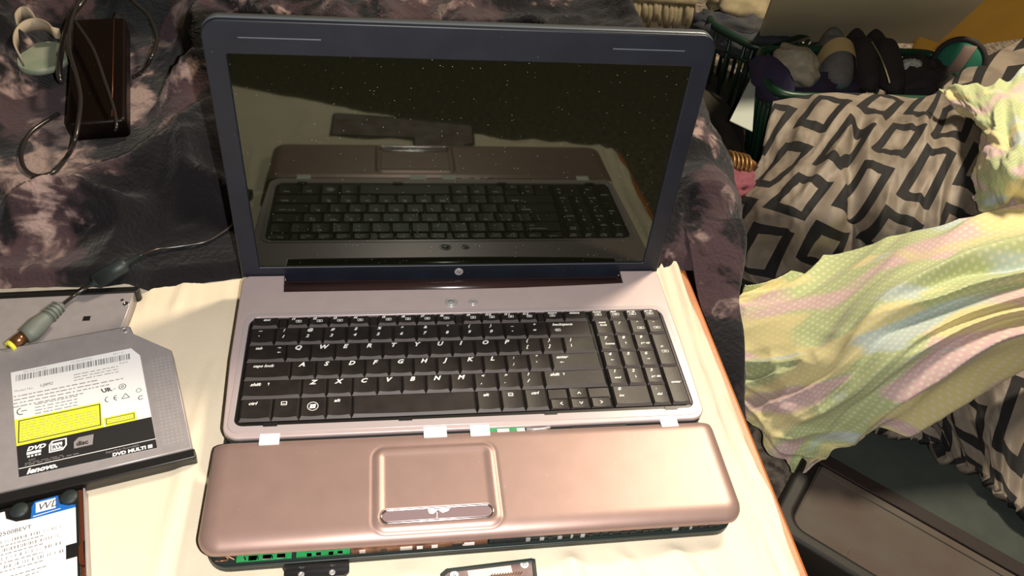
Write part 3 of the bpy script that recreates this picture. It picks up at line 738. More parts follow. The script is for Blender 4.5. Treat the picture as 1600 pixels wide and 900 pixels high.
circ(-32, 60, 1.9, .4); circ(-31, 53, 1.9, .6, 3, 40, 330); circ(-110.7, 63, 3.2, .7, 3, 100, 290); line(-111, -107, 62.7, .6, 3)
# white print on the black band
mb.text('DVD', -107, 28, 4.6, H + .06, .3, .05, 0, D, sx=1.2)
circ(-102, 25.4, 0.01, 0.01)
poly([(-107, 24.8), (-97.8, 24.8), (-97.8, 27), (-107, 27)], 0, H + .06); line(-106.5, -98, 22.6, 1.4, 0, H + .06); mb.text('RAM', -105.6, 19.5, 2, H + .06, 0, 0, 5, D)
for e, mi in ((0, 0), (1, 2)): poly([(-93 + e, 22.5 + e), (-84 - e, 22.5 + e), (-81.5 - e, 26), (-81.5 - e, 32 - e), (-91 + e, 32 - e), (-93 + e, 29)], mi, H + .05 + e * .02)
poly([(-91.5, 24), (-84.4, 24), (-84.4, 29.5), (-91.5, 29.5)], 0, H + .08); mb.text('RW', -90.8, 25, 4.2, H + .1, 0, .03, 3, D)
poly([(-77, 21.5), (-65, 21.5), (-64, 30), (-74, 30), (-77, 27)], 5, H + .05); mb.text('disc', -75.5, 23.2, 5, H + .08, 0, .04, 2, D)
line(-108, -74, 16.6, .5, 5); line(-108, -84, 18, .4, 5)
poly([(ed(15, 0) + .3, 14.9), (ed(15, 1) + .3, 14.2), (ed(15, 1) + .3, 14.7), (ed(15, 0) + .3, 15.5)], 0, H + .06)
mb.text('SuperMulti Recordable', -57, 11.6, 2.4, H + .06, .25, 0, 5, D); mb.text('DVD MULTI III', -52.5, 7.9, 3.7, H + .06, 0, .05, 0, D, sx=1.15)
mb.text('lenovo.', -106.8, 9.6, 5.6, H + .06, .3, .05, 0, D, sx=1.15)
part('label', mb, ['label_white', 'label_yellow', 'label_black', 'ink', 'ink_grey', 'steel'], drv, 'white label with yellow warning box and black band')
# second drive partly beneath
D2 = frame((-66, 232, -14.8), radians(2.5))
drv2 = thing('optical_drive', (-120, 200, TAB), 'bare silver optical drive, its front half beneath the labelled drive', 'optical drive')
mb = MB().plate([ccw([(-23, 22), (-23.5, 12), (-28, -36), (-128, -36), (-128, 22)])], -11.5, 0, .8, 2, M=D2)
mb.lathe([(2.4, 0), (2.4, .4), (1.2, .4), (1, -.3)], (-27.5, 8.5, 0), 14, 1, D2); mb.lathe([(1.4, 0), (1.4, .5), (1.2, .6)], (-31, 13, 0), 14, 1, D2)
mb.box(-58, -9, 0, -52.5, -4, .25, 2, D2)
part('drive_body', mb, ['steel', 'chrome', 'black_plastic'], drv2)
mb = MB().plate([rrect(-131, 22.2, -19.5, 29, [.5, 2.5, 2.5, .5], 3)], -11.8, .6, 1, 2, M=D2); part('front_strip', mb, 'black_plastic', drv2, 'black front strip')
# hard drive
H3 = frame((-85.8, 63.0, -17.3), radians(15.3))
hd = thing('hard_drive', (-105, 10, TAB), 'small hard drive with white and blue label and side edge coloured as a coppery reflection', 'hard drive')
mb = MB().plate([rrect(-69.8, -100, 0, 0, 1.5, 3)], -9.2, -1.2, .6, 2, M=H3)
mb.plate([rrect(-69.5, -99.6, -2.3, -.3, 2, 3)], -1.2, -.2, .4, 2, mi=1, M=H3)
part('drive_body', mb, ['brown_edge', 'black_plastic'], hd)  # brown body colour stands in for copper reflected along the side
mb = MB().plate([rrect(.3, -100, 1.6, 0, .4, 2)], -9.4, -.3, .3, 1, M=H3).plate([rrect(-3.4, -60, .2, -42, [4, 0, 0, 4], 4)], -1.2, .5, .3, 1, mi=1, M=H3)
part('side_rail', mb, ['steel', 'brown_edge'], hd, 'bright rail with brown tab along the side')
mb = MB()
def poly(pts, mi, z=H): mb.add([(x, y, z) for x, y in ccw(pts)], [tuple(range(len(pts)))], mi, False, H3)
L0 = rrect(-66, -97, -4.3, -14.5, .8, 2)
mb.plate([ccw([(-66, -97), (-4.3, -97), (-4.3, -52), (-10.7, -52), (-10.7, -41.5), (-4.3, -41.5), (-4.3, -14.3), (-31, -14.3), (-40, -13.3), (-46, -9), (-47, -3), (-66, -3)])], -.2, .12, 0, M=H3)
mb.plate([ccw([(-31.5, -14.2), (-4.3, -14.2), (-4.3, -12), (-9, -11.2), (-13.5, -8.5), (-14.6, -4.5), (-15, -1.2), (-29, -1.2), (-31, -5), (-31, -9)])], -.2, .14, 0, mi=1, M=H3)
poly([(-28.4, -10.6), (-16.4, -10.6), (-16.4, -2.6), (-28.4, -2.6)], 0, .2); mb.text('WD', -27.6, -9.2, 7.6, .26, .25, 0, 2, H3)
poly([(-30, -13.2), (-13.4, -12.4), (-13.4, -11.9), (-30, -12.5)], 0, .2)
mb.text('WD2500BEVT', -58, -21.5, 4.1, .2, 0, 0, 2, H3, sx=1.1)
def line(x0, x1, y, h=.9, mi=3, z=.2):
    x = x0
    while x < x1:
        w = rt.uniform(.8, 3); poly([(x, y), (min(x + w, x1), y), (min(x + w, x1), y + h), (x, y + h)], mi, z); x += w + rt.uniform(.5, 1.2)
def bars(x0, x1, y, h=2.2):
    x = x0
    while x < x1:
        w = rt.choice((.3, .5, .9)); poly([(x, y), (x + w, y), (x + w, y + h), (x, y + h)], 3, .2); x += w + rt.choice((.6, 1.0, 2.2))
for k in range(4):
    bars(-62, -13, -27.4 - k * 6.2); line(-60, -24, -29.8 - k * 6.2, .8)
for k in range(6): line(-62, -22 - k * 3, -53 - k * 2.6, .8)
mb.box(-62, -96, .12, -38, -74, .2, 3, H3); mb.box(-61, -95, .2, -39, -75, .24, 0, H3)
bars(-59, -41, -92, 14)
part('label', mb, ['label_white', 'label_blue', 'ink', 'ink_grey'], hd, 'white label with printed rows and blue logo corner')
for x in (-38.3, -8.1):
    mb = MB().lathe([(5.6, -3), (5.6, .9), (5.0, 1.5), (2.6, 1.8), (1.6, 2.3), (.01, 2.3)], (x, -5.0, 0), 28, 0, H3); part('rubber_bumper', mb, 'rubber', hd, 'round dark rubber bumper')
# access cover in front of the laptop
ac = thing('access_cover', (150, -70, TAB), 'brownish laptop access cover with round screw labels lying before the laptop', 'cover')
cov = [(x, y - 2.5) for x, y in [(57, -64), (58, -124), (62, -128), (150, -117), (234, -100), (237, -96), (234, -46), (222.5, -40), (223.6, -6), (221, -5.2), (162, -8.4), (157.5, -12), (158, -58)]]
mb = MB().plate([ccw(cov)], TAB, -24.6, .8, 2)
mb.plate([ccw(cov), hole(offset(ccw(cov), 2.6))], -24.6, -23.6, .4, 1, mi=1)
body = part('cover_plate', mb, ['brown_plate', 'case_black'], ac)
def lines(x, y, w, h, n, o):
    for k in range(n): o.tube([(x + w * k / n, y, -24), (x + w * k / n + h, y + h, -23.8)], .35, 5)
mb = MB(); lines(186, -24, 22, 7, 12, mb); lines(193, -24, 22, -6, 1, mb); part('mesh_grille', mb, 'copper', ac, 'coppery criss-cross grille')
part('sticker', MB().plate([ccw([(176, -13.5), (206, -11.8), (206.5, -17.2), (176.5, -18.6)])], -24.6, -24.2), 'cream_paper', ac, 'cream paper sticker')
for x, y, t_ in ((166.8, -15.6, 'G'), (215.6, -11.6, '32')):
    mb = MB().lathe([(2.9, 0), (2.9, .3), (2.6, .5), (.01, .5)], (x, y, -24.6), 20); mb.text(t_, x, y - 1.1, 3, -24.0, 0, .02, 1, align='CENTER')
    part('screw_label', mb, ['white_plastic', 'ink'], ac, 'round white spot marked ' + t_)
# ------------------------------------------------------------------ plush blanket
BL = [(-560, 256), (-204, 256), (-150, 257), (-112, 256), (-60, 272), (-9, 281), (60, 282), (430, 284), (620, 290)]
def yfront(x):
    for (a, ya), (b, yb) in zip(BL, BL[1:]):
        if x < b: return ya + (yb - ya) * max(0, (x - a)) / (b - a)
    return BL[-1][1]
def heap(x, y):
    d = y - yfront(x)
    left = 1 - sst(-40, 60, x)
    rise = 12 * sst(0, 14, d) + left * (30 * sst(20, 160, d) + 22 * sst(120, 420, d)) + (1 - left) * (18 * sst(20, 120, d) + 34 * sst(120, 500, d))
    w = sst(0, 90, d)
    p = Vector((x / 150 + .8, y / 150, 3.3)); q = Vector((noise.noise(p), noise.noise(p + Vector((9, 4, 1))), 0)) * .9
    f = 1 - abs(noise.noise(Vector((x / 125, y / 150, 0)) + q)) * 2.6
    f2 = 1 - abs(noise.noise(Vector((x / 55, y / 75, 9)) + q * 1.4)) * 2.2
    z = TAB + rise + w * ((30 + 14 * left) * max(0, f) ** 1.5 + 10 * max(0, f2) ** 1.4 + 8 * fbm(x / 60, y / 60, 2))
    z += .8 * noise.noise(Vector((x / 9, y / 9, 0)))
    # hollow under the power adapter
    a = rr_d(x, y, -225, 395, -125, 655, 25)
    z = z + (min(z, 12) - z) * (1 - sst(0, 55, a))
    # stay clear of the display back
    g = 1 - sst(300, 340, y); z = min(z, TAB + 10 + 30 * (1 - g)) if -8 < x < 384 and g > 0 else z
    # front hem rests on the drive
    if x < -80: z += 16 * (1 - sst(-100, -78, x)) * (1 - sst(0, 60, d))
    return z
XE = [(285, 478), (377, 503), (450, 520), (556, 515), (700, 478), (792, 430), (895, 380), (1060, 300)]
def xend(y):
    if y <= XE[0][0]: return XE[0][1]
    for (a, xa), (b, xb) in zip(XE, XE[1:]):
        if y < b: return xa + (xb - xa) * (y - a) / (b - a)
    return XE[-1][1]
def bl_pt(u, v):
    if u < .78:
        x0 = -560 + 990 * (u / .78)
        y0 = yfront(x0); y = y0 + (1060 - y0) * v ** 1.15; x = -560 + (min(430, xend(y) - 15) + 560) * (u / .78)
        return Vector((x, y, heap(x, y)))
    s = (u - .78) / .22
    y0 = yfront(430); y = y0 + (1060 - y0) * v ** 1.15
    xb = min(430, xend(y) - 15); xe = max(xend(y), 436); z0 = heap(xb, y)
    xe = max(xend(y), xb + 6)
    w = xe - xb; r = .25 + .3 * w / 90
    if s < r: t = s / r; return Vector((xb + w * t, y, z0 - (z0 - TAB + 2) * t * .6 * t + 12 * sin(pi * t) * (w > 30)))
    t = (s - r) / (1 - r)
    return Vector((xe + 12 * sin(pi * min(1, t * 2)) + 14 * t * noise.noise(Vector((y / 45, t * 2, 0))), y, TAB - 2 + (z0 - TAB) * .4 * (1 - t) - 330 * t))
mb = MB(); mb.grid(bl_pt, 330, 230)
# the part gathered beside the table's edge, in front of the display corner
def flap(u, v):
    y = 96 + 230 * v
    c = sst(0, .35, v); xr = 424 + 7 * sst(0, .1, v) + 24 * sst(.05, .6, v) + 30 * sst(.5, 1, v)
    zt = -52 + 18 * sst(0, .5, v) + 30 * sst(.6, 1, v)
    fold = 5 * noise.noise(Vector((y / 38, u * 3, 4))) + 4 * noise.noise(Vector((y / 14, u * 2, 6)))
    if u < .35: t = u / .35; return Vector((422.5 + (xr - 422.5) * t, y, zt + 9 * sin(pi * t * .6) * c))
    t = (u - .35) / .65
    return Vector((xr + (16 * sin(pi * min(1, t * 1.5)) + fold * (t > .05)) * (.3 + .7 * c) - 10 * t, y + 12 * sin(t * 3) * (1 - v), zt + 7 * c - (40 + 260 * sst(.0, .5, v)) * t))
mb.grid(flap, 50, 80)
pl_ = part('plush_blanket', mb, 'plush', None, 'dark plush throw with mauve and tan blotches heaped behind the laptop', 'blanket')
BLOB = [(120, 170, 60, .9), (60, 270, 70, .9), (60, 400, 60, .8), (110, 330, 50, .5), (215, 180, 28, .9), (290, 60, 30, .7), (215, 10, 40, .5), (200, 240, 30, -.9), (250, 130, 35, -.6), (250, 330, 90, -.9), (120, 450, 60, -1), (200, 400, 60, -1), (640, 12, 40, 1.0), (420, 15, 30, .5), (860, 20, 35, 1), (560, 25, 30, -.6), (740, 15, 30, -.5), (205, 150, 20, .6), (60, 10, 40, -.5), (250, 245, 30, .4), (1095, 215, 25, .5), (1110, 300, 30, .6), (1090, 400, 40, .2), (1120, 500, 40, -.6), (1130, 600, 40, -.7), (1130, 270, 20, .5), (340, 290, 25, .6), (180, 60, 25, -.8)]
BP = [(at(a, b, 10), r, w) for a, b, r, w in BLOB]
av = []
for v in mb.v:
    s = 0
    for c, r, w in BP:
        rr = r * ((c - CAM).length / FPX) * 1.2; d2 = ((v[0] - c.x) ** 2 + (v[1] - c.y) ** 2) / (rr * rr)
        if d2 < 9: s += w * math.exp(-d2)
    av.append(max(-1, min(1, s)))
at2 = pl_.data.attributes.new('blotch', 'FLOAT', 'POINT'); at2.data.foreach_set('value', av)
# ------------------------------------------------------------------ power adapter on the blanket
pa = thing('power_adapter', (-175, 530, 16), 'black power adapter brick with coiled thin cord on the plush blanket', 'power adapter')
b0, b1, b2, b3 = Vector((-175, 406, 0)), Vector((-128, 412, 0)), Vector((-160, 624, 0)), Vector((-210, 632, 0))
BM = frame((-176, 406, 18), radians(-9 + 13.5), .03)
ang = math.atan2(412 - 402, 49); BM = frame((-177, 432, 19), radians(10.5), .10)
mb = MB().plate([rrect(0, 0, 53, 182, 5, 4)], -2, 19, 3.5, 4, M=BM)
br = part('brick', mb, 'brick', pa)
mb = MB().tube([tuple(BM @ Vector((41, 6, 19.2))), tuple(BM @ Vector((41, 176, 19.2)))], .5, 6); part('seam_line', mb, 'brown_edge', br, 'reddish seam along the brick')
mb = MB().lathe([(4.5, 0), (4.5, 10), (3.5, 16), (2.4, 24)], (0, 0, 0), 14, 0, BM @ Matrix.Translation((42, 181, 9)) @ Matrix.Rotation(-pi / 2, 4, 'X')); part('strain_relief', mb, 'cable', br)
def P(px, py, z): return tuple(at(px, py, z))
def PH(px, py, off=2.5):      # a point lying on the blanket
    z = 20
    for k in range(12): a = at(px, py, z); z = .5 * z + .5 * (heap(a.x, a.y) + off)
    return tuple(at(px, py, z))
cord = [P(118, 34, 66), P(145, 75, 62), P(165, 130, 54), P(178, 170, 47), P(182, 195, 43), P(180, 204, 38)]
def tubep(name, pts, r, m, lab=None, par=pa, n=10): return part(name, MB().tube(spline(pts, n), r, 10), m, par, lab)
tubep('cord', cord, 1.6, 'cable')
tubep('cord', [P(182, -30, 60), P(190, -20, 55), P(208, 2, 50), P(232, 25, 42), P(245, 60, 40), P(236, 90, 42), PH(222, 112, 4), PH(208, 121, 3)], 2.1, 'cable')
tubep('cord', [P(135, -30, 70), P(124, 0, 68), P(111, 35, 66), P(108, 75, 61), P(120, 120, 55), P(126, 155, 49), P(122, 195, 44), P(116, 222, 36), PH(108, 240, 5), PH(85, 268, 3), PH(58, 275, 3), PH(38, 262, 3), PH(34, 235, 3), PH(50, 205, 4), PH(92, 178, 5)], 2.1, 'cable')
tubep('cord', [P(150, -30, 70), P(127, 5, 66), P(112, 25, 60), P(98, 70, 52), P(92, 115, 46), P(100, 130, 38)], 3.0, 'cable')
tubep('cord', [PH(368, 342, 3), PH(362, 352, 3), PH(345, 365, 3), PH(320, 378, 3), PH(280, 385, 3), PH(245, 390, 5), PH(218, 400, 8)], 1.5, 'cable')
part('ferrite_bead', MB().tube([PH(222, 398, 8), PH(197, 412, 8), PH(195, 413, 8), PH(193, 414.5, 8), PH(151, 440, 8), PH(149, 441, 8), PH(147, 443, 8), PH(140, 446, 8)], [1.8, 2.6, 6.0, 6.8, 6.8, 6.0, 2.6, 1.8], 18), 'rubber', pa, 'black cylinder on the cord')
tubep('cord', [PH(143, 445, 8), PH(130, 452, 5), PH(112, 465, 4), P(96, 478, 2)], 1.5, 'cable')
pp = [P(98, 476, 2), P(92, 480, 2), P(84, 487, 2), P(76, 494, 1), P(70, 499, 1), P(60, 508, 0), P(48, 520, -1), P(38, 526, -1)]
mb = MB().tube(pp, [2.6, 4.4, 5.0, 5.6, 6.0, 7.4, 7.6, 6.6], 18)
pg = part('plug', mb, 'plug_grey', pa, 'grey-green moulded plug')
for a, b in ((92, 480), (87, 484.5), (82, 489), (77, 493.5)):
    mb = MB().tube([P(a + .8, b - .7, 2), P(a - .8, b + .7, 2)], 5.6 + (92 - a) * .06, 14); part('plug_rib', mb, 'plug_grey', pg)
mb = MB().tube([P(40, 524, -1), P(20, 538.5, -2)], 5.0, 18); part('plug_barrel', mb, 'plug_metal', pg, 'brown metal barrel')
mb = MB().tube([P(21, 538, -2), P(14, 543, -2)], 4.8, 18); mb.tube([P(15, 542, -2), P(13.5, 543.2, -2)], 2.2, 12, 1); part('plug_tip', mb, ['plug_yellow', 'label_black'], pg, 'yellow plug tip')
# paper tag curl
tg = thing('twisted_tag', (-250, 560, 20), 'tan twisted strap with green disc left of the power adapter', 'strap')
def strip(pts, w, th=.8):
    P_ = spline(pts, 8); mb = MB(); vs = []
    for i, p in enumerate(P_): vs += [(p.x, p.y, p.z), (p.x, p.y, p.z + w)]
    mb.add(vs, [(2 * i, 2 * i + 2, 2 * i + 3, 2 * i + 1) for i in range(len(P_) - 1)], 0, True); return mb
arc = [P(60 + 34 * cos(radians(a)), 78 + 34 * sin(radians(a)) * .95, 46) for a in range(-20, -215, -15)]
o = part('strap_loop', strip([P(96, 62, 40)] + arc[1:] + [P(36, 104, 40)], 13), 'tag_tan', tg); md = o.modifiers.new('t', 'SOLIDIFY'); md.thickness = .0015
o = part('strap_end', strip([P(34, 55, 42), P(30, 40, 52), P(38, 28, 55), P(50, 30, 54), P(60, 45, 44)], 12), 'tag_tan', tg); md = o.modifiers.new('t', 'SOLIDIFY'); md.thickness = .0015
c = at(66, 86, 38); mb = MB().plate([[(c.x + 27 * cos(2 * pi * k / 30), c.y + 32 * sin(2 * pi * k / 30)) for k in range(30)]], 32, 38, 2, 2); part('disc', mb, 'tag_green', tg, 'pale green disc')
# ------------------------------------------------------------------ comforter and pastel sheets
def crow(l): return [at(a, b, z) for a, b, z in l]
cm = [crow(l) for l in (
 [(1208, 158, -270), (1290, 145, -250), (1380, 147, -246), (1450, 150, -244), (1520, 100, -248), (1660, 30, -240)],
 [(1183, 250, -310), (1270, 230, -250), (1360, 230, -235), (1450, 225, -225), (1545, 200, -215), (1670, 180, -200)],
 [(1150, 340, -370), (1240, 330, -270), (1345, 330, -255), (1450, 330, -235), (1550, 320, -225), (1690, 320, -220)],
 [(1160, 440, -440), (1255, 445, -400), (1340, 450, -360), (1460, 460, -320), (1570, 470, -310), (1710, 470, -300)],
 [(1290, 560, -450), (1350, 575, -430), (1420, 590, -405), (1500, 600, -395), (1600, 610, -385), (1730, 620, -380)],
 [(1358, 664, -428), (1420, 680, -424), (1490, 710, -420), (1545, 748, -420), (1604, 805, -420), (1750, 900, -420)])]
def dcm(u, v, p):
    e = min(1, v * 6) 
    w = noise.noise(Vector((u * 5, v * 2.5, 1)))
    f = 24 * fbm(u * 4 + w, v * 3, 2, 3)
    f += -38 * math.exp(-((u - .36 - .05 * v + .03 * sin(v * 9)) / .03) ** 2) * sst(0, .2, v)
    f += 9 * (1 - abs(noise.noise(Vector((u * 11 + v * 4, v * 3.5, 4)))) * 2.5) + 4 * fbm(u * 22, v * 16, 4, 3)
    f += 14 * math.exp(-((u - .33) / .05) ** 2)
    return f * e * (1 - .5 * sst(.85, 1, v))
cloth('patterned_comforter', cm, 190, 160, dcm, 'frames', 'silvery tan comforter with black rectangle outlines bunched beside the table', 'comforter', 14)
ps = [crow(l) for l in (
 [(1160, 456, -370), (1278, 424, -340), (1395, 366, -255), (1500, 345, -205), (1660, 334, -180)],
 [(1146, 520, -400), (1262, 490, -320), (1385, 440, -225), (1500, 415, -180), (1660, 405, -165)],
 [(1160, 605, -430), (1258, 585, -340), (1370, 540, -255), (1500, 490, -215), (1660, 470, -190)],
 [(1212, 690, -445), (1268, 655, -385), (1385, 615, -310), (1510, 560, -260), (1660, 510, -230)],
 [(1262, 744, -462), (1292, 704, -418), (1425, 655, -395), (1535, 598, -350), (1670, 525, -300)])]
def dps(u, v, p):
    k = fbm(u * 2.0, v * 1.8, 8, 2)
    r1 = noise.noise(Vector((v * 6.5 + u * 2.6 + k * 1.6, u * 1.1, 2))); r2 = noise.noise(Vector((v * 15 + u * 6 + k * 2, u * 2.2, 5)))
    f = 20 * (1 - abs(r1) * 2.4) + 4.5 * (1 - abs(r2) * 2.2) + 10 * k
    b = (1 - sst(.1, .5, u)) * sst(.25, .6, v)
    f += b * (14 * (1 - abs(noise.noise(Vector((u * 9 - v * 6, v * 5, 3)))) * 2.6))
    return f
cloth('pastel_sheet', ps, 200, 170, dps, 'pastel', 'rumpled pink, green and yellow dotted sheet draped across the comforter', 'sheet', 3)
p2 = [crow(l) for l in (
 [(1472, 142, -190), (1510, 138, -165), (1560, 132, -150), (1610, 105, -145), (1680, 60, -140)],
 [(1500, 170, -190), (1530, 180, -150), (1570, 175, -125), (1620, 165, -120), (1690, 150, -115)],
 [(1541, 198, -190), (1552, 215, -140), (1585, 225, -110), (1630, 220, -105), (1690, 220, -100)],
 [(1526, 268, -195), (1550, 275, -150), (1585, 275, -120), (1630, 270, -115), (1690, 270, -110)],
 [(1526, 312, -210), (1552, 334, -205), (1590, 322, -190), (1640, 315, -180), (1700, 310, -170)])]
def dp2(u, v, p): return 9 * (1 - abs(noise.noise(Vector((u * 6 + v * 2, v * 3, 2)))) * 2.4) + 5 * fbm(u * 9, v * 9, 4)
cloth('pastel_bundle', p2, 90, 90, dp2, 'pastel', 'bunched end of pink and green dotted cloth on the comforter at right', 'cloth', 3)
# ------------------------------------------------------------------ open case on the floor
ZC_ = -446
cs = thing('folding_case', (800, 240, FLOOR), 'black-framed open case with grey panels and dark strap on the floor', 'case')
def q(px, py, z=ZC_): v = at(px, py, z); return (v.x, v.y)
A_, B_ = Vector((*q(1243, 800), 0)), Vector((*q(1290, 740), 0))
# frame direction: along the strap from upper left to lower right
s0, s1 = Vector((*q(1295, 725), 0)), Vector((*q(1600, 897), 0)); ex = (s1 - s0).normalized(); ey = Vector((-ex.y, ex.x, 0)); 
CM = Matrix(((ex.x, ey.x, 0, s0.x), (ex.y, ey.y, 0, s0.y), (0, 0, 1, 0), (0, 0, 0, 1)))
CI = CM.inverted()
def L(px, py, z=ZC_): v = CI @ Vector((*q(px, py, z), 0)); return v.x, v.y
le = L(1222, 800)[0] - 10; li = L(1243, 800)[0]
yb = L(1262, 862)[1]; yi = L(1262, 838)[1]; yt = 170
mb = MB().plate([rrect(le, yb - 2, 470, yt, [26, 26, 10, 10], 8), hole(rrect(li, yi, 440, yt - 20, [22, 22, 10, 10], 8))], FLOOR, ZC_ + 10, 8, 4, M=CM)
part('rim', mb, 'case_frame', cs, 'thick black rim')
mb = MB().plate([rrect(le + 4, yb + 4, 466, yt - 4, [24, 24, 10, 10], 8)], FLOOR + 2, ZC_ - 8, 0, M=CM); part('case_bottom', mb, 'case_frame', cs)
mb = MB().plate([rrect(li + 1, yi + 1, 438, -9, [20, 20, 2, 2], 8)], ZC_ - 8, ZC_ - 1, 3, 3, M=CM); part('panel', mb, 'case_grey', cs, 'brownish grey padded panel')
mb = MB().plate([rrect(li + 4, -22, 436, -10, 3, 3)], ZC_ - 1, ZC_ + 1, 1.5, 2, M=CM); part('panel_hem', mb, 'case_grey', cs)
x5 = L(1330, 880)[0]; y5 = L(1330, 880)[1]
mb = MB().plate([rrect(x5 - 8, yi + 1, x5 + 70, yi + 26, [2, 2, 12, 12], 6)], ZC_ - 1, ZC_ + .8, .8, 2, M=CM); part('pull_tab', mb, 'case_frame' if False else 'case_grey', cs, 'rounded tab on the panel')
mb = MB().plate([rrect(li - 4, -9, 444, 13, 2, 2)], ZC_ - 4, ZC_ + 3, 1.5, 2, M=CM); part('strap', mb, 'case_strap', cs, 'dark brown cross strap')
mb = MB().plate([rrect(li + 1, 12, 438, yt - 14, [2, 2, 12, 12], 6)], ZC_ - 8, ZC_ - 1, 3, 3, M=CM); part('panel', mb, 'case_green', cs, 'green-grey padded panel')
# ------------------------------------------------------------------ laundry baskets
def V3(px, py, z): return at(px, py, z)
def basket(name, corners, zt, zb, m, label, slats=7):
    root = thing(name, (sum(c[0] for c in corners) / 4, sum(c[1] for c in corners) / 4, FLOOR), label, 'basket')
    cs_ = [Vector((c[0], c[1], zt)) for c in corners]; ctr = sum(cs_, Vector()) / 4
    pts = []
    for i in range(4):
        a, b, c = cs_[i - 1], cs_[i], cs_[(i + 1) % 4]
        pa_, pb = b + (a - b).normalized() * 60, b + (c - b).normalized() * 60
        for k in range(6): t = k / 5; pts.append((1 - t) ** 2 * pa_ + 2 * t * (1 - t) * b + t * t * pb)
    part('rim', MB().tube([tuple(p) for p in pts + [pts[0], pts[1]]], 9, 10, cap=False), m, root)
    part('rim_band', MB().tube([tuple(p * .97 + ctr * .03 - Vector((0, 0, 40))) for p in pts + [pts[0], pts[1]]], 5, 8, cap=False), m, root)
    low = [ctr + (p - ctr) * .82 for p in pts]; low = [Vector((p.x, p.y, zb)) for p in low]
    mb = MB().plate([ccw([(p.x, p.y) for p in low])], zb, zb + 5); part('basket_floor', mb, m, root)
    n = len(pts)
    for i in range(n):
        a, b = pts[i], pts[(i + 1) % n]; la, lb = low[i], low[(i + 1) % n]
        k = max(1, int((b - a).length / 32))
        for j in range(k):
            t = (j + .5) / k; part('slat', MB().tube([tuple(a.lerp(b, t)), tuple(la.lerp(lb, t))], 5, 5), m, root)
    return root
ZB = -270
bl_, br_ = V3(1180, 74, ZB), V3(1470, 84, ZB)
fl, fr_ = V3(1207, 150, ZB) , V3(1470, 84, ZB) + (V3(1207, 150, ZB) - V3(1180, 74, ZB)) * 1.0
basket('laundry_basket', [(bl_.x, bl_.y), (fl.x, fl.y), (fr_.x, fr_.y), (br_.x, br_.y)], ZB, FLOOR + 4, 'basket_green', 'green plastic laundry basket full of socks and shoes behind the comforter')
a, b = V3(1095, 30, -300), V3(1192, 82, -300); up_ = Vector((a.y - b.y, b.x - a.x, 0)).normalized() * 300
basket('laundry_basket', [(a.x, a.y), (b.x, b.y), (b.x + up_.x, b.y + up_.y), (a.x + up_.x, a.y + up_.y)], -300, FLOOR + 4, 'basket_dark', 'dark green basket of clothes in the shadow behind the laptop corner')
# soft lumps: a rounded bag of cloth with folds
def lump(name, c, r, m, label, cat, rot=0, seed=0, fold=.22, parent=None, tilt=0, sc=5, group=None):
    R = Matrix.Translation(c) @ Matrix.Rotation(rot, 4, 'Z') @ Matrix.Rotation(tilt, 4, 'Y')
    def f(u, v):
        th = 2 * pi * u; ph = pi * v
        d = Vector((cos(th) * sin(ph), sin(th) * sin(ph), -cos(ph)))
        k = 1 + fold * (1 - abs(noise.noise(d * sc * .4 + Vector((seed, 0, 0)))) * 2.4) * .6 + fold * .5 * noise.noise(d * sc + Vector((seed, 3, 0)))
        return tuple(R @ Vector((d.x * r[0] * k, d.y * r[1] * k, d.z * r[2] * k)))
    mb = MB().grid(f, 36, 22)
    return part(name, mb, m, parent, label, cat if parent is None else None, group=group)
lump('sock', V3(1243, 103, -262), (42, 55, 34), 'sock_tan', 'crumpled pale tan sock at the left end of the green basket', 'sock', .3, 1, .3, sc=2.6)
lump('cloth', V3(1203, 128, -280), (26, 70, 40), 'cloth_blue', 'dark blue and purple cloth against the basket side', 'cloth', .2, 2, .3, sc=2.6)
lump('cloth', V3(1270, 142, -320), (110, 40, 34), 'cloth_blue', 'blue cloth lying below the grey shoe', 'cloth', .1, 6, .4)
# shoes: sole, upper with opening, strap
def shoe(c, ln, w, h, rot, m, label, strap=None, tip=None, seed=0, tilt=0, group=None):
    root = thing('shoe', tuple(c), label, 'shoe', group)
    R = Matrix.Translation(c) @ Matrix.Rotation(rot, 4, 'Z') @ Matrix.Rotation(tilt, 4, 'X')
    def wid(t): return w * (.62 + .38 * sin(pi * min(1, t * 1.1)) + .12 * sst(.4, .8, t)) * sqrt(max(.02, 1 - (2 * t - 1) ** 6))
    def top(t): return h * (1 - .62 * sst(.35, .95, t)) * sqrt(max(.02, 1 - (2 * t - 1) ** 8))
    def f(u, v):
        t = v; a = pi * u
        x = cos(a) * wid(t) * (1 - .1 * sin(a)); z = sin(a) ** .8 * top(t)
        if t < .5: z -= h * .35 * math.exp(-((t - .24) / .13) ** 2) * sin(a) ** 3     # the opening
        return tuple(R @ Vector((x, ln * (t - .5), z)))
    part('upper', MB().grid(f, 20, 24), m, root)
    prof = [(wid(k / 20) * 1.05, ln * 1.02 * (k / 20 - .5)) for k in range(21)]
    part('sole', MB().plate([ccw(prof + [(-x, y) for x, y in prof[::-1]])], -10, 2, 2, 2, M=R), tip or m, root)
    if strap:
        part('strap', MB().grid(lambda u, v: tuple(R @ Vector((cos(pi * u) * wid(.5 + .12 * v) * 1.06, ln * (.5 + .22 * v - .5 - .02), sin(pi * u) ** .8 * top(.5 + .12 * v) * 1.07 + 1))), 14, 4), strap, root, 'yellowish strap across the shoe')
    return root
shoe(V3(1302, 100, -290), 185, 36, 62, 2.9, 'shoe_grey', 'grey shoe with yellowish strap standing in the green basket', 'shoe_strap', 'shoe_teal')
shoe(V3(1342, 104, -292), 185, 32, 66, 3.0, 'shoe_black', 'black shoe next to the grey strapped shoe', None, None)
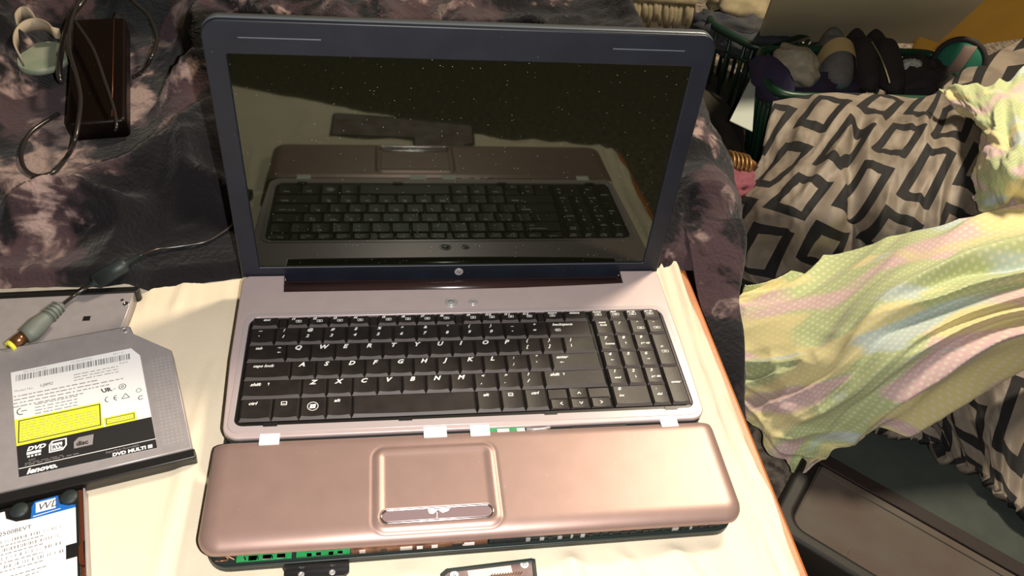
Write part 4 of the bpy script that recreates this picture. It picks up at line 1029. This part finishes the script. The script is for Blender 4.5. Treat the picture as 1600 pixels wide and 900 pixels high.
shoe(V3(1376, 108, -292), 185, 34, 70, 3.1, 'shoe_black', 'black shoe with a pale side seam, further right of two', None, None)
part('seam', MB().tube(spline([V3(1362, 65, -215), V3(1374, 85, -215), V3(1384, 110, -225), V3(1390, 130, -240)]), 1.5, 6), 'cloth_tan', None, 'thin tan cord lying on the black shoe', 'cord')
lump('cloth', V3(1440, 125, -300), (90, 60, 40), 'shoe_black', 'black rumpled cloth beside the round green striped cap', 'cloth', .1, 4, .4)
lump('cloth', V3(1424, 104, -268), (22, 16, 14), 'paper_white', 'small pale scrap of cloth on the basket edge', 'cloth', .1, 5, .4)
cap = thing('round_cap', tuple(V3(1498, 98, -250)), 'round green cap with grey stripe behind the comforter', 'cap')
CC = V3(1498, 98, -250); nrm = (CAM - CC).normalized(); cq = nrm.to_track_quat('Z', 'Y').to_matrix().to_4x4(); CR = Matrix.Translation(CC) @ Matrix.Rotation(.25, 4, 'X') @ cq @ Matrix.Rotation(.25, 4, 'Z')
def dome(u, v, r=50, z0=0, k=.35): a = 2 * pi * u; return tuple(CR @ Vector((r * v * cos(a), r * v * sin(a), z0 + r * k * sqrt(max(0, 1 - v * v)))))
part('crown', MB().grid(lambda u, v: dome(u, v, 46), 32, 10), 'cap_green', cap)
part('edge_band', MB().tube([tuple(CR @ Vector((49 * cos(a * pi / 16), 49 * sin(a * pi / 16), 0))) for a in range(34)], 6, 10, cap=False), 'shoe_black', cap, 'dark rolled edge')
part('stripe', MB().grid(lambda u, v: tuple(CR @ Vector(((u - .5) * 24 + (v - .5) * 20, (v - .5) * 84, 3 + 46 * .35 * sqrt(max(0, 1 - (2 * v - 1) ** 2)) * 1.05))), 6, 20), 'cap_grey', cap, 'greyish stripe')
# boards leaning behind the basket
def board(name, pts, th, m, label):
    P4 = [Vector(p) for p in pts]; n = (P4[1] - P4[0]).cross(P4[3] - P4[0]).normalized()
    if n.dot(CAM - P4[0]) > 0: n = -n
    vs = [tuple(p) for p in P4] + [tuple(p + n * th) for p in P4]
    mb = MB().add(vs, [(0, 1, 2, 3), (7, 6, 5, 4), (0, 4, 5, 1), (1, 5, 6, 2), (2, 6, 7, 3), (3, 7, 4, 0)])
    o = part(name, mb, m, None, label, 'board'); bm = o.modifiers.new('b', 'BEVEL'); bm.width = .003; bm.segments = 2; return o
A = V3(1190, 74, -330) + Vector((0, 28, 0)); Bq = V3(1474, 78, -330) + Vector((0, 28, 0))
T0, T1 = V3(1233, -70, 0), V3(1590, -70, 0)
# lower edge carried down to the floor behind the basket
n_ = (Bq - A).cross(T0 - A).normalized(); T1 = T1 - n_ * (T1 - A).dot(n_)
board('beige_board', [A, Bq, T1, T0], 14, 'board_beige', 'large plain beige board leaning behind the green basket')
A2, B2 = V3(1482, 122, -330), V3(1690, 90, -330); C2, D2_ = V3(1720, -110, 60), V3(1590, -110, 60)
n2 = (B2 - A2).cross(D2_ - A2).normalized(); C2 = C2 - n2 * (C2 - A2).dot(n2)
board('yellow_board', [A2 + Vector((0, 150, -20)), B2 + Vector((0, 150, -20)), C2 + Vector((0, 150, -20)), D2_ + Vector((0, 150, -20))], 14, 'board_yellow', 'mustard yellow board at the upper right corner')
pw = [V3(1140, 188, -300), V3(1176, 205, -300), V3(1182, 118, -290), V3(1178, 112, -290)]
board('white_card', [pw[0], pw[1], pw[2], pw[3]], 3, 'paper_white', 'white card standing between blanket and green basket')
# gold cup and pink cloth
gc = V3(1152, 262, -330); cup = thing('brown_cup', (gc.x, gc.y, gc.z - 60), 'brown cup of brass coloured rings between blanket and comforter', 'cup')
mb = MB().lathe([(36, -60), (42, 0), (45, 2), (42, 3), (38, -2), (33, -55), (.01, -56)], tuple(gc), 30); part('cup_wall', mb, 'cup_brown', cup)
for k in range(5):
    c = gc + Vector((-14 + 7 * k, 10 - 3 * k, 6)); mb = MB().tube([(c.x + 3 * sin(a * .4), c.y + 24 * cos(a * pi / 10), c.z + 17 * sin(a * pi / 10)) for a in range(22)], 2.6, 8, cap=False)
    part('ring', mb, 'gold', None, 'brass coloured rings standing in the brown cup', 'ring', 'brass rings in the brown cup')
lump('cloth', V3(1150, 290, -345), (52, 34, 24), 'cloth_pink', 'pink cloth below the brass rings', 'cloth', .5, 7, .3)
# clothes behind the display's right corner; dark sheet added as floor shade
lump('clothes', V3(1175, 14, -290), (95, 60, 40), 'cloth_tan', 'tan and grey clothes heaped in the dark green basket', 'clothes', -.3, 11, .3, sc=3)
lump('clothes', V3(1165, 55, -330), (120, 70, 45), 'cloth_navy', 'navy clothes lower in the dark green basket', 'clothes', -.3, 12, .4)
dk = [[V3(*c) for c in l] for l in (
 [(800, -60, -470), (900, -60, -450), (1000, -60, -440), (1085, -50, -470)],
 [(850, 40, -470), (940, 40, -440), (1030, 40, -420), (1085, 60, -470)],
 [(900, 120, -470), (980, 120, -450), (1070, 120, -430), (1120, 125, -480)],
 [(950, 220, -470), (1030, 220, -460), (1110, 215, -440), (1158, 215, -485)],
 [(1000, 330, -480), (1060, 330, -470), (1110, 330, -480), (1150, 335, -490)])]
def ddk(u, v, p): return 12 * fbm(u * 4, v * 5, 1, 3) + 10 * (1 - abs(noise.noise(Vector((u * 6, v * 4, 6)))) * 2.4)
cloth('shade_sheet', dk, 60, 80, ddk, 'shade_floor', 'black and brown rumpled sheet added for the shade on the floor past the table', 'cloth', 4)  # added sheet: keeps the floor dark where the carpet would look lit
# tan fringe hanging in strands
fg = thing('fringe', tuple(V3(1020, 0, -250)), 'tan fringe hanging in strands above the display', 'fringe')
fa, fb_ = V3(962, -6, -250), V3(1086, 2, -250)
part('fringe_band', MB().tube([tuple(fa), tuple(fa.lerp(fb_, .5)), tuple(fb_)], 12, 8), 'fringe', fg)
rf = random.Random(3)
for k in range(15):
    t = (k + .5) / 15; a = fa.lerp(fb_, t); l = rf.uniform(45, 80)
    part('strand', MB().tube([tuple(a), tuple(a + Vector((rf.uniform(-5, 5), -12, -l * .5))), tuple(a + Vector((rf.uniform(-10, 10), -16, -l)))], [6, 8.5, 4], 7), 'fringe', fg)
# ceiling lamp of the room
cl = thing('ceiling_light', (1100, 500, 1810), 'round white ceiling light', 'lamp')
part('lamp_housing', MB().lathe([(200, 0), (210, 30), (180, 60), (160, 140)], (1100, 500, 1810), 32), 'lamp_white', cl)
